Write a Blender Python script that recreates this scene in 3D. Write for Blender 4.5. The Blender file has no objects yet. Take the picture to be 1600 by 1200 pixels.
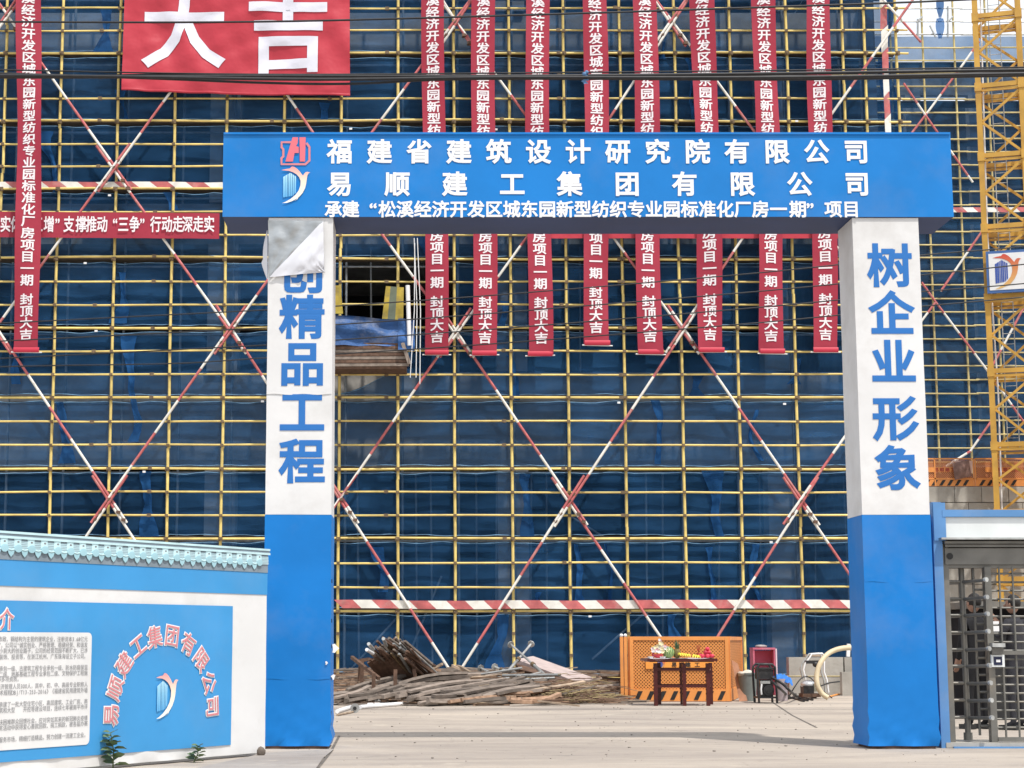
import bpy, math, random
from mathutils import Vector, Matrix, noise
R = math.radians
rnd = random.Random(7)
sc = bpy.context.scene
COL = sc.collection
# ------------------------------------------------------------------ camera
FPX, TH, EYE, CX = 2835.0, R(8.05), 1.15, 650.0
cd = bpy.data.cameras.new('camera'); cam = bpy.data.objects.new('camera', cd); COL.objects.link(cam)
cam.location = (0, 0, EYE); cam.rotation_euler = (R(90) + TH, 0, 0)
cd.sensor_width = 36; cd.lens = 36 * FPX / 1600; cd.shift_x = 150 / 1600
cd.clip_start = .1; cd.clip_end = 3000
sc.camera = cam
# ------------------------------------------------------------------ light
SUN_EL, SUN_AZ = R(63), R(36)          # azimuth: from the camera's back (-Y) towards +X
sdir = Vector((math.cos(SUN_EL) * math.sin(SUN_AZ), -math.cos(SUN_EL) * math.cos(SUN_AZ), math.sin(SUN_EL)))
w = bpy.data.worlds.new('World'); sc.world = w; w.use_nodes = True
nt = w.node_tree; bg = nt.nodes['Background']
sky = nt.nodes.new('ShaderNodeTexSky'); sky.sky_type = 'NISHITA'; sky.sun_disc = False
sky.sun_elevation = SUN_EL; sky.sun_rotation = math.atan2(sdir.x, sdir.y); sky.air_density = 1.0; sky.dust_density = 2.5; sky.ozone_density = 1.0
# thin bright cloud over the blue: an even milky sky with soft patches
tc = nt.nodes.new('ShaderNodeTexCoord'); nz = nt.nodes.new('ShaderNodeTexNoise'); nz.inputs['Scale'].default_value = 2.6; nz.inputs['Detail'].default_value = 6
cr = nt.nodes.new('ShaderNodeValToRGB'); cr.color_ramp.elements[0].position = .34; cr.color_ramp.elements[1].position = .62
mx = nt.nodes.new('ShaderNodeMix'); mx.data_type = 'RGBA'
nt.links.new(tc.outputs['Generated'], nz.inputs['Vector']); nt.links.new(nz.outputs['Fac'], cr.inputs['Fac'])
ml = nt.nodes.new('ShaderNodeMath'); ml.operation = 'MULTIPLY_ADD'; ml.inputs[1].default_value = .5; ml.inputs[2].default_value = .45
nt.links.new(cr.outputs['Color'], ml.inputs[0]); nt.links.new(ml.outputs[0], mx.inputs['Factor'])
nt.links.new(sky.outputs['Color'], mx.inputs['A']); mx.inputs['B'].default_value = (8.0, 8.3, 8.7, 1)
nt.links.new(mx.outputs['Result'], bg.inputs['Color']); bg.inputs['Strength'].default_value = .13
sd = bpy.data.lights.new('sun', 'SUN'); sd.energy = 3.3; sd.angle = R(1.2); sd.color = (1, .955, .89)
so = bpy.data.objects.new('sun', sd); COL.objects.link(so)
so.rotation_euler = sdir.to_track_quat('Z', 'Y').to_euler(); so.location = (20, -20, 40)
sc.view_settings.view_transform = 'Standard'; sc.view_settings.look = 'None'
sc.view_settings.gamma = 1; sc.view_settings.exposure = 0.24; sc.view_settings.use_curve_mapping = False

# ------------------------------------------------------------------ geometry of the place
ST, CT = math.sin(TH), math.cos(TH)
def ray(px, py):
    u = (px - CX) / FPX; v = (600 - py) / FPX
    return Vector((u, CT - v * ST, ST + v * CT))
def P(px, py, D):
    d = ray(px, py); t = D / d.y
    return Vector((d.x * t, D, EYE + d.z * t))
def G(px, py, z=0.):
    d = ray(px, py); t = (z - EYE) / d.z
    return Vector((d.x * t, d.y * t, z))
def zy(py, D): return P(650, py, D).z

# ------------------------------------------------------------------ materials
MATS = {}
def mat(name, col, rough=.75, var=.15, scale=3., bump=0., bscale=30., metal=0., dirt=0., dcol=(.12, .1, .08), stretch=(1, 1, 1), rand=0., spec=.4, detail=6):
    if name in MATS: return MATS[name]
    m = bpy.data.materials.new(name); m.use_nodes = True; n = m.node_tree; b = n.nodes['Principled BSDF']
    b.inputs['Roughness'].default_value = rough; b.inputs['Metallic'].default_value = metal
    b.inputs['Specular IOR Level'].default_value = spec
    t = n.nodes.new('ShaderNodeTexCoord'); mp = n.nodes.new('ShaderNodeMapping'); mp.inputs['Scale'].default_value = stretch
    n.links.new(t.outputs['Object'], mp.inputs['Vector'])
    nz = n.nodes.new('ShaderNodeTexNoise'); nz.inputs['Scale'].default_value = scale; nz.inputs['Detail'].default_value = detail
    n.links.new(mp.outputs['Vector'], nz.inputs['Vector'])
    mr = n.nodes.new('ShaderNodeMapRange'); mr.inputs[1].default_value = .3; mr.inputs[2].default_value = .7
    mr.inputs[3].default_value = 1 - var; mr.inputs[4].default_value = 1 + var
    n.links.new(nz.outputs['Fac'], mr.inputs[0])
    hs = n.nodes.new('ShaderNodeHueSaturation'); hs.inputs['Color'].default_value = (*col, 1)
    last = mr.outputs[0]
    if rand:
        oi = n.nodes.new('ShaderNodeObjectInfo'); r2 = n.nodes.new('ShaderNodeMapRange')
        r2.inputs[3].default_value = 1 - rand; r2.inputs[4].default_value = 1 + rand
        n.links.new(oi.outputs['Random'], r2.inputs[0]); mu = n.nodes.new('ShaderNodeMath'); mu.operation = 'MULTIPLY'
        n.links.new(last, mu.inputs[0]); n.links.new(r2.outputs[0], mu.inputs[1]); last = mu.outputs[0]
    n.links.new(last, hs.inputs['Value']); out = hs.outputs['Color']
    if dirt:
        n2 = n.nodes.new('ShaderNodeTexNoise'); n2.inputs['Scale'].default_value = scale * .7; n2.inputs['Detail'].default_value = 9; n2.inputs['Roughness'].default_value = .65
        mp2 = n.nodes.new('ShaderNodeMapping'); mp2.inputs['Location'].default_value = (7, 3, 5); mp2.inputs['Scale'].default_value = stretch
        n.links.new(t.outputs['Object'], mp2.inputs['Vector']); n.links.new(mp2.outputs['Vector'], n2.inputs['Vector'])
        r3 = n.nodes.new('ShaderNodeMapRange'); r3.inputs[1].default_value = .5; r3.inputs[2].default_value = .75; r3.inputs[4].default_value = dirt
        n.links.new(n2.outputs['Fac'], r3.inputs[0])
        mix = n.nodes.new('ShaderNodeMix'); mix.data_type = 'RGBA'; mix.inputs['B'].default_value = (*dcol, 1)
        n.links.new(r3.outputs[0], mix.inputs['Factor']); n.links.new(out, mix.inputs['A']); out = mix.outputs['Result']
    n.links.new(out, b.inputs['Base Color'])
    if bump:
        n3 = n.nodes.new('ShaderNodeTexNoise'); n3.inputs['Scale'].default_value = bscale; n3.inputs['Detail'].default_value = 5
        n.links.new(mp.outputs['Vector'], n3.inputs['Vector'])
        bp = n.nodes.new('ShaderNodeBump'); bp.inputs['Strength'].default_value = min(1, bump); bp.inputs['Distance'].default_value = .01 * max(1, bump)
        n.links.new(n3.outputs['Fac'], bp.inputs['Height']); n.links.new(bp.outputs['Normal'], b.inputs['Normal'])
    MATS[name] = m
    return m

def cloth(name, col, rough=.6, fold=.02, fscale=1.2, var=.06, aniso=(1, 1, .35), trans=.0, spec=.35, dirt=.0, weave=0.):
    """printed sheet: soft creases as relief, the same on ground colour and lettering because both use world-like coords"""
    if name in MATS: return MATS[name]
    m = mat(name, col, rough, var, 1.3, spec=spec, dirt=dirt, dcol=(.35, .33, .3)); n = m.node_tree; b = n.nodes['Principled BSDF']
    g = n.nodes.new('ShaderNodeNewGeometry'); mp = n.nodes.new('ShaderNodeMapping'); mp.inputs['Scale'].default_value = aniso
    mp.inputs['Rotation'].default_value = (0, .5, 0)
    n.links.new(g.outputs['Position'], mp.inputs['Vector'])
    nz = n.nodes.new('ShaderNodeTexNoise'); nz.noise_type = 'RIDGED_MULTIFRACTAL'; nz.inputs['Scale'].default_value = fscale; nz.inputs['Detail'].default_value = 3
    nz.inputs['Distortion'].default_value = .6
    n.links.new(mp.outputs['Vector'], nz.inputs['Vector'])
    n4 = n.nodes.new('ShaderNodeTexNoise'); n4.inputs['Scale'].default_value = fscale * .8; n4.inputs['Detail'].default_value = 4
    n.links.new(g.outputs['Position'], n4.inputs['Vector'])
    ad = n.nodes.new('ShaderNodeMath'); ad.operation = 'MULTIPLY_ADD'; ad.inputs[1].default_value = .25
    n.links.new(nz.outputs['Fac'], ad.inputs[0]); n.links.new(n4.outputs['Fac'], ad.inputs[2])
    bp = n.nodes.new('ShaderNodeBump'); bp.inputs['Strength'].default_value = 1; bp.inputs['Distance'].default_value = fold
    n.links.new(ad.outputs[0], bp.inputs['Height']); n.links.new(bp.outputs['Normal'], b.inputs['Normal'])
    return m

def net_mat(name, col, opaque=.7, hole=(.30, .42, .62)):
    m = bpy.data.materials.new(name); m.use_nodes = True; n = m.node_tree; n.nodes.remove(n.nodes['Principled BSDF'])
    out = n.nodes['Material Output']
    df = n.nodes.new('ShaderNodeBsdfDiffuse'); tl = n.nodes.new('ShaderNodeBsdfTranslucent'); gl = n.nodes.new('ShaderNodeBsdfTransparent')
    ms = n.nodes.new('ShaderNodeMixShader'); ms.inputs[0].default_value = .25
    n.links.new(df.outputs[0], ms.inputs[1]); n.links.new(tl.outputs[0], ms.inputs[2])
    m2 = n.nodes.new('ShaderNodeMixShader'); n.links.new(gl.outputs[0], m2.inputs[1]); n.links.new(ms.outputs[0], m2.inputs[2])
    gl.inputs['Color'].default_value = (*hole, 1)
    g = n.nodes.new('ShaderNodeNewGeometry')
    mp = n.nodes.new('ShaderNodeMapping'); mp.inputs['Scale'].default_value = (.5, .5, 2.2)
    n.links.new(g.outputs['Position'], mp.inputs['Vector'])
    nz = n.nodes.new('ShaderNodeTexNoise'); nz.inputs['Scale'].default_value = 1.6; nz.inputs['Detail'].default_value = 6
    n.links.new(mp.outputs['Vector'], nz.inputs['Vector'])
    hs = n.nodes.new('ShaderNodeHueSaturation'); hs.inputs['Color'].default_value = (*col, 1)
    mr = n.nodes.new('ShaderNodeMapRange'); mr.inputs[1].default_value = .3; mr.inputs[2].default_value = .7; mr.inputs[3].default_value = .65; mr.inputs[4].default_value = 1.35
    n.links.new(nz.outputs['Fac'], mr.inputs[0])
    oi = n.nodes.new('ShaderNodeObjectInfo'); r2 = n.nodes.new('ShaderNodeMapRange'); r2.inputs[3].default_value = .8; r2.inputs[4].default_value = 1.2
    n.links.new(oi.outputs['Random'], r2.inputs[0]); mu = n.nodes.new('ShaderNodeMath'); mu.operation = 'MULTIPLY'
    n.links.new(mr.outputs[0], mu.inputs[0]); n.links.new(r2.outputs[0], mu.inputs[1]); n.links.new(mu.outputs[0], hs.inputs['Value'])
    n.links.new(hs.outputs['Color'], df.inputs['Color']); n.links.new(hs.outputs['Color'], tl.inputs['Color'])
    # creases running from tie to tie
    wv = n.nodes.new('ShaderNodeTexNoise'); wv.noise_type = 'RIDGED_MULTIFRACTAL'; wv.inputs['Scale'].default_value = 1.5; wv.inputs['Detail'].default_value = 7; wv.inputs['Distortion'].default_value = .8; wv.inputs['Roughness'].default_value = .6
    mp3 = n.nodes.new('ShaderNodeMapping'); mp3.inputs['Scale'].default_value = (.8, 1, 1.2); mp3.inputs['Rotation'].default_value = (0, .25, 0)
    n.links.new(g.outputs['Position'], mp3.inputs['Vector']); n.links.new(mp3.outputs['Vector'], wv.inputs['Vector'])
    bp = n.nodes.new('ShaderNodeBump'); bp.inputs['Distance'].default_value = .035; bp.inputs['Strength'].default_value = 1
    n.links.new(wv.outputs['Fac'], bp.inputs['Height']); n.links.new(bp.outputs['Normal'], df.inputs['Normal'])
    m3 = n.nodes.new('ShaderNodeMapRange'); m3.inputs[1].default_value = .35; m3.inputs[2].default_value = .65; m3.inputs[3].default_value = opaque - .1; m3.inputs[4].default_value = min(1, opaque + .1)
    n5 = n.nodes.new('ShaderNodeTexNoise'); n5.inputs['Scale'].default_value = .7; n5.inputs['Detail'].default_value = 4
    n.links.new(g.outputs['Position'], n5.inputs['Vector']); n.links.new(n5.outputs['Fac'], m3.inputs[0]); n.links.new(m3.outputs[0], m2.inputs[0])
    n.links.new(m2.outputs[0], out.inputs['Surface'])
    MATS[name] = m
    return m

M = dict(
    yellow=mat('yellow_tube_paint', (.74, .57, .19), .5, .22, 2.2, dirt=.6, dcol=(.34, .24, .10), rand=.12),
    yellow2=mat('faded_yellow_tube_paint', (.55, .45, .20), .6, .2, 2, dirt=.7, dcol=(.3, .22, .12), rand=.1),
    coupler=mat('rusty_coupler_iron', (.16, .11, .06), .7, .4, 9),
    red=mat('tube_red_paint', (.50, .13, .13), .55, .25, 5, dirt=.6, dcol=(.5, .36, .32)),
    white=mat('tube_white_paint', (.78, .76, .70), .5, .1, 5, dirt=.45, dcol=(.45, .38, .3)),
    net=net_mat('blue_safety_net', (.030, .104, .240), .50, (.58, .68, .80)),
    flap=net_mat('loose_blue_net', (.028, .115, .30), .62, (.35, .5, .75)),
    net2=net_mat('far_blue_safety_net', (.032, .105, .23), .52, (.55, .64, .76)),
    concrete=mat('raw_concrete', (.42, .40, .37), .9, .2, 1.5, .5, 12, dirt=.6, dcol=(.14, .13, .12)),
    concrete2=mat('weathered_concrete', (.40, .38, .34), .9, .2, 1.4, .6, 12, dirt=.6, dcol=(.2, .17, .13), rand=.12),
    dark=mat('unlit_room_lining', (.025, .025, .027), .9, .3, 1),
    plank=mat('scaffold_plank', (.13, .10, .075), .9, .3, 3, .4, 15, rand=.3),
    gateblue=cloth('gate_blue_sheet', (.008, .19, .56), .5, .014, 1.3, .09, dirt=.12, spec=.25),
    gateblue2=cloth('gate_column_blue_sheet', (.006, .180, .55), .5, .016, 1.3, .10, dirt=.14, spec=.25),
    gatewhite=cloth('gate_white_sheet', (.70, .70, .70), .5, .016, 1.6, .05, dirt=.45),
    letterwhite=cloth('white_print', (.80, .80, .80), .45, .005, 1.6, .02),
    letterblue=cloth('blue_print', (.022, .155, .47), .45, .006, 1.8, .03),
    banner=cloth('red_banner_cloth', (.34, .025, .050), .6, .010, 5., .06, (1, 1, .12)),
    bigbanner=cloth('big_red_banner_cloth', (.46, .035, .055), .5, .11, .8, .05, (1, 1, .6)),
    bigwhite=cloth('big_banner_white_print', (.68, .68, .76), .5, .11, .8, .03, (1, 1, .6)),
    bannerwhite=cloth('banner_white_print', (.80, .74, .76), .6, .010, 5., .03, (1, 1, .12)),
    steel=mat('galvanised_sheet', (.42, .44, .45), .38, .3, 3, .6, 5, metal=.75, stretch=(1, 1, 2)),
    cable=mat('black_cable_jacket', (.018, .018, .02), .5, .3, 8),
    crane=mat('crane_yellow_paint', (.58, .33, .06), .5, .15, 1.5, dirt=.6, dcol=(.35, .18, .06), rand=.08),
    orange=mat('barrier_orange_paint', (.74, .29, .075), .5, .1, 2, dirt=.35, dcol=(.45, .2, .08)),
    black=mat('black_paint', (.02, .02, .02), .5, .3, 8),
    wood=mat('grey_weathered_timber', (.22, .18, .15), .9, .3, 6, .6, 25, stretch=(1, 1, 1), rand=.4),
    wood2=mat('pale_cut_timber', (.38, .29, .21), .85, .25, 6, .5, 25, rand=.3),
    bark=mat('reddish_scrap_wood', (.28, .18, .12), .9, .35, 8, .5, 30, rand=.35),
    rust=mat('rusted_steel', (.13, .075, .05), .8, .4, 9, .4, 30),
    galv=mat('grey_steel_tube', (.42, .43, .42), .45, .25, 7, metal=.5, dirt=.5, dcol=(.25, .2, .16), rand=.2),
    redwood=mat('dark_red_lacquer', (.07, .012, .010), .3, .2, 6),
    hoardblue=cloth('hoarding_blue_sheet', (.050, .285, .60), .5, .014, 1.8, .07, dirt=.10, spec=.25),
    hoardwhite=cloth('hoarding_white_sheet', (.70, .70, .695), .5, .012, 2.0, .05, dirt=.4),
    greyprint=mat('grey_print', (.22, .22, .23), .6, .1, 3),
    pink=mat('pink_print', (.62, .22, .24), .5, .05, 3),
    plainwhite=mat('plain_white', (.78, .78, .78), .5, .05, 3),
    tilecyan=mat('pale_cyan_glazed_tile', (.50, .70, .74), .5, .10, 6, rand=.06, dirt=.25, dcol=(.35, .45, .48)),
    tilegrey=mat('coping_print_grey', (.20, .25, .29), .6, .15, 5),  # printed grey of the coping's fascia and middle ridge rail
    shedblue=mat('shed_blue_paint', (.10, .25, .50), .45, .1, 3, dirt=.3, dcol=(.3, .35, .45)),
    shedwhite=mat('shed_white_panel', (.70, .73, .73), .45, .06, 2, dirt=.3, dcol=(.45, .5, .48), stretch=(1, 1, .3)),
    gategrey=mat('turnstile_grey_steel', (.17, .165, .15), .45, .2, 4, metal=.35, dirt=.5, dcol=(.32, .27, .2)),
)
# ------------------------------------------------------------------ mesh builder
class MB:
    def __init__(s): s.v = []; s.f = []; s.m = []; s.sm = []
    def add(s, vs, fs, mi=0, smooth=False):
        o = len(s.v); s.v += [Vector(v) for v in vs]
        for f in fs: s.f.append([i + o for i in f]); s.m.append(mi); s.sm.append(smooth)
    def box(s, a, b, mi=0):
        x0, y0, z0 = a; x1, y1, z1 = b
        s.add([(x0, y0, z0), (x1, y0, z0), (x1, y1, z0), (x0, y1, z0), (x0, y0, z1), (x1, y0, z1), (x1, y1, z1), (x0, y1, z1)],
              [(0, 3, 2, 1), (4, 5, 6, 7), (0, 1, 5, 4), (1, 2, 6, 5), (2, 3, 7, 6), (3, 0, 4, 7)], mi); return s
    def bar(s, p, q, w, h, up=(0, 0, 1), mi=0, taper=1.):
        p = Vector(p); q = Vector(q); d = (q - p).normalized(); up = Vector(up)
        if abs(d.dot(up)) > .98: up = Vector((0, 1, 0))
        a = d.cross(up).normalized(); b = a.cross(d).normalized()
        vs = []
        for c, k in ((p, 1.), (q, taper)):
            for i, j in ((-1, -1), (1, -1), (1, 1), (-1, 1)): vs.append(c + a * (i * w / 2 * k) + b * (j * h / 2 * k))
        s.add(vs, [(3, 2, 1, 0), (4, 5, 6, 7), (0, 1, 5, 4), (1, 2, 6, 5), (2, 3, 7, 6), (3, 0, 4, 7)], mi); return s
    def tube(s, pts, r, n=8, mi=0, cap=True):
        pts = [Vector(p) for p in pts]; rings = []; N = len(pts)
        ref = None
        for i, p in enumerate(pts):
            d = (pts[min(i + 1, N - 1)] - pts[max(i - 1, 0)]).normalized()
            if ref is None: ref = Vector((0, 0, 1)) if abs(d.z) < .9 else Vector((0, 1, 0))
            a = d.cross(ref).normalized(); b = a.cross(d).normalized(); ref = b
            rr = r[i] if isinstance(r, (list, tuple)) else r
            rings.append([p + (a * math.cos(2 * math.pi * k / n) + b * math.sin(2 * math.pi * k / n)) * rr for k in range(n)])
        o = [v for rg in rings for v in rg]; fs = []
        for i in range(N - 1):
            for k in range(n): fs.append((i * n + k, i * n + (k + 1) % n, (i + 1) * n + (k + 1) % n, (i + 1) * n + k))
        s.add(o, fs, mi, True)
        if cap: s.add(rings[0], [tuple(range(n))[::-1]], mi); s.add(rings[-1], [tuple(range(n))], mi)
        return s
    def ball(s, c, r, n=10, m=6, mi=0, squash=(1, 1, 1)):
        c = Vector(c); vs = []; fs = []
        for j in range(m + 1):
            t = math.pi * j / m
            for i in range(n):
                p = 2 * math.pi * i / n
                vs.append(c + Vector((math.sin(t) * math.cos(p) * squash[0], math.sin(t) * math.sin(p) * squash[1], math.cos(t) * squash[2])) * r)
        for j in range(m):
            for i in range(n): fs.append((j * n + i, (j + 1) * n + i, (j + 1) * n + (i + 1) % n, j * n + (i + 1) % n))
        s.add(vs, fs, mi, True); return s
    def grid(s, fn, nu, nv, mi=0, smooth=True):
        vs = [fn(i / nu, j / nv) for j in range(nv + 1) for i in range(nu + 1)]
        fs = [(j * (nu + 1) + i, j * (nu + 1) + i + 1, (j + 1) * (nu + 1) + i + 1, (j + 1) * (nu + 1) + i) for j in range(nv) for i in range(nu)]
        s.add(vs, fs, mi, smooth); return s
    def prism(s, poly, fn, depth, mi=0):
        """poly: 2D outline; fn(x,y,d) -> 3D with d = distance out of the surface"""
        n = len(poly); vs = [fn(x, y, depth) for x, y in poly] + [fn(x, y, 0) for x, y in poly]
        s.add(vs, [tuple(range(n))] + [tuple(range(2 * n - 1, n - 1, -1))] + [(i, i + n, (i + 1) % n + n, (i + 1) % n) for i in range(n)], mi); return s
    def build(s, name, m, parent=None, kind=None):
        me = bpy.data.meshes.new(name)
        off = wloc(parent) if parent else Vector((0, 0, 0))
        me.from_pydata([v - off for v in s.v], [], s.f)
        for mm in (m if isinstance(m, (list, tuple)) else [m]): me.materials.append(mm)
        me.polygons.foreach_set('material_index', s.m); me.polygons.foreach_set('use_smooth', s.sm)
        me.update()
        o = bpy.data.objects.new(name, me); COL.objects.link(o)
        if parent: o.parent = parent
        if kind: o['kind'] = kind
        return o
def wloc(o):
    v = Vector((0, 0, 0))
    while o: v += o.location; o = o.parent
    return v
def tag(o, label, cat, group=None):
    o['label'] = label; o['category'] = cat
    if group: o['group'] = group
    return o
def thing(name, label, cat, loc=(0, 0, 0), group=None):
    o = bpy.data.objects.new(name, None); o.empty_display_size = .2; COL.objects.link(o); o.location = loc
    return tag(o, label, cat, group)
def piece(name, src, parent, loc, rot=None, scale=None):
    """another object that shares a mesh; loc in the parent's space"""
    o = bpy.data.objects.new(name, src.data if hasattr(src, 'data') else src); COL.objects.link(o); o.parent = parent; o.location = loc
    if rot is not None: o.rotation_euler = rot
    if scale is not None: o.scale = scale
    return o
# ------------------------------------------------------------------ lettering
GL = {}; DONE = False
_fc = bpy.data.curves.new('glyph', 'FONT'); _fo = bpy.data.objects.new('glyph', _fc)
def raw_glyph(ch):
    if ch not in RAW:
        _fc.body = ch; _fc.size = 1; _fc.offset = 0; _fc.resolution_u = 3
        bpy.context.view_layer.update(); dg = bpy.context.evaluated_depsgraph_get()
        me = bpy.data.meshes.new_from_object(_fo.evaluated_get(dg))
        vs = [(v.co.x, v.co.y) for v in me.vertices]; fs = [tuple(p.vertices) for p in me.polygons]
        # weld doubles so that the boundary can be followed
        key = {}; mp = []
        out = []
        for x, y in vs:
            k = (round(x, 4), round(y, 4))
            if k not in key: key[k] = len(out); out.append((x, y))
            mp.append(key[k])
        f2 = []
        for f in fs:
            g = []
            for q in f:
                if mp[q] not in g: g.append(mp[q])
            if len(g) > 2:
                ar = sum(out[g[m]][0] * out[g[(m + 1) % len(g)]][1] - out[g[(m + 1) % len(g)]][0] * out[g[m]][1] for m in range(len(g)))
                if abs(ar) < 1e-9: continue
                f2.append(tuple(g) if ar > 0 else tuple(g[::-1]))
        cx = .5 if ord(ch) > 0x2fff else (min(v[0] for v in out) + max(v[0] for v in out)) / 2
        RAW[ch] = ([(x - cx, y - .38) for x, y in out], f2); bpy.data.meshes.remove(me)
    return RAW[ch]
RAW = {}
def glyph(ch, off=.02):
    """character with a rim of width off round its outline (bold)"""
    k = (ch, off)
    if k in GL: return GL[k]
    if DONE and ch not in RAW: print('MISSING', ch); return ([], [])
    vs, fs = raw_glyph(ch); V = [(x, y, 0.) for x, y in vs]; F = list(fs)
    if off > 0:
        cnt = {}
        for f in fs:
            for m in range(len(f)): e_ = (f[m], f[(m + 1) % len(f)]); cnt[e_] = cnt.get(e_, 0) + 1
        bd = [e_ for e_ in cnt if (e_[1], e_[0]) not in cnt]
        nin, nout = {}, {}
        for p, q in bd: nout[p] = q; nin[q] = p
        idx = {}
        def nrm(p, q):
            dx, dy = V[q][0] - V[p][0], V[q][1] - V[p][1]; L_ = math.hypot(dx, dy) or 1; return dy / L_, -dx / L_
        for p, q in bd:
            for r_ in (p, q):
                if r_ in idx: continue
                n1 = nrm(nin[r_], r_) if r_ in nin else nrm(p, q); n2 = nrm(r_, nout[r_]) if r_ in nout else n1
                mx_, my_ = n1[0] + n2[0], n1[1] + n2[1]; L_ = math.hypot(mx_, my_)
                if L_ < .3: mx_, my_, s_ = n1[0], n1[1], 1.
                else: mx_ /= L_; my_ /= L_; s_ = min(1.45, 1 / max(.3, mx_ * n1[0] + my_ * n1[1]))
                idx[r_] = len(V); V.append((V[r_][0] + mx_ * off * s_, V[r_][1] + my_ * off * s_, 1.))
            F.append((p, idx[p], idx[q], q))
    GL[k] = (V, F); return GL[k]
def put(mb, ch, fn, off=.02, mi=0):
    vs, fs = glyph(ch, off)
    if not vs: return
    nv = (fn(1, 0) - fn(0, 0)).cross(fn(0, 1) - fn(0, 0)).normalized()
    vv = [fn(x, y) - nv * (.0008 * w_) for x, y, w_ in vs]
    # keep the face pointing at the reader: order as given (fn maps x right, y up, viewer in front)
    mb.add(vv, fs, mi)
def on_plane(px, py, D, w, h=None, out=0.):
    """map glyph space to the vertical plane y=D with its centre seen at (px,py); w,h = em size in metres"""
    h = h or w; c = P(px, py, D)
    return lambda x, y: Vector((c.x + x * w, D - out, c.z + y * h))

# every character is meshed once while the scene is still empty; the helper text object is then removed
COL.objects.link(_fo)
for _t, _o in (('福建省建筑设计研究院有限公司易顺建工集团有限公司创精品工程树企业形象', .030), ('承建“松溪经济开发区城东园新型纺织专业园标准化厂房一期”项目', .028),
               ('松溪经济开发区城东园新型纺织专业园标准化厂房项目一期封顶大吉', .024), ('实体“五增”支撑推动“三争”行动走深走实大吉', .022), ('易顺建工集团有限公司介简', .052), ('易顺建工集团有限公司介简', .006), ('易顺建工', .03),
               ('要以建筑、市政钢结构为主营的企业，注册资本3.68亿元公有限司”。“诚实创严格管理稳健经和谐发展契机新从小到大路子范围不断扩已涉程监装修饰投等在浙江杭州广东珠海设立筑工专承包一级古防水腐保温路二地基础文物护施多项质技术人员济30，其中初高职称《应用规DBJ/T1-2516》福省民外墙南北了批型住宅区层厂房商拉萨开挖目连续七年被平市评责对帮困难群众回馈社会突如来冠肺炎疫情乡村精准扶贫活动获得爱心善款捐各届办赛任竭服务场细打造品努力流', 0)):
    for _c in _t: glyph(_c, _o)
bpy.data.objects.remove(_fo); bpy.data.curves.remove(_fc); DONE = True
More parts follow.
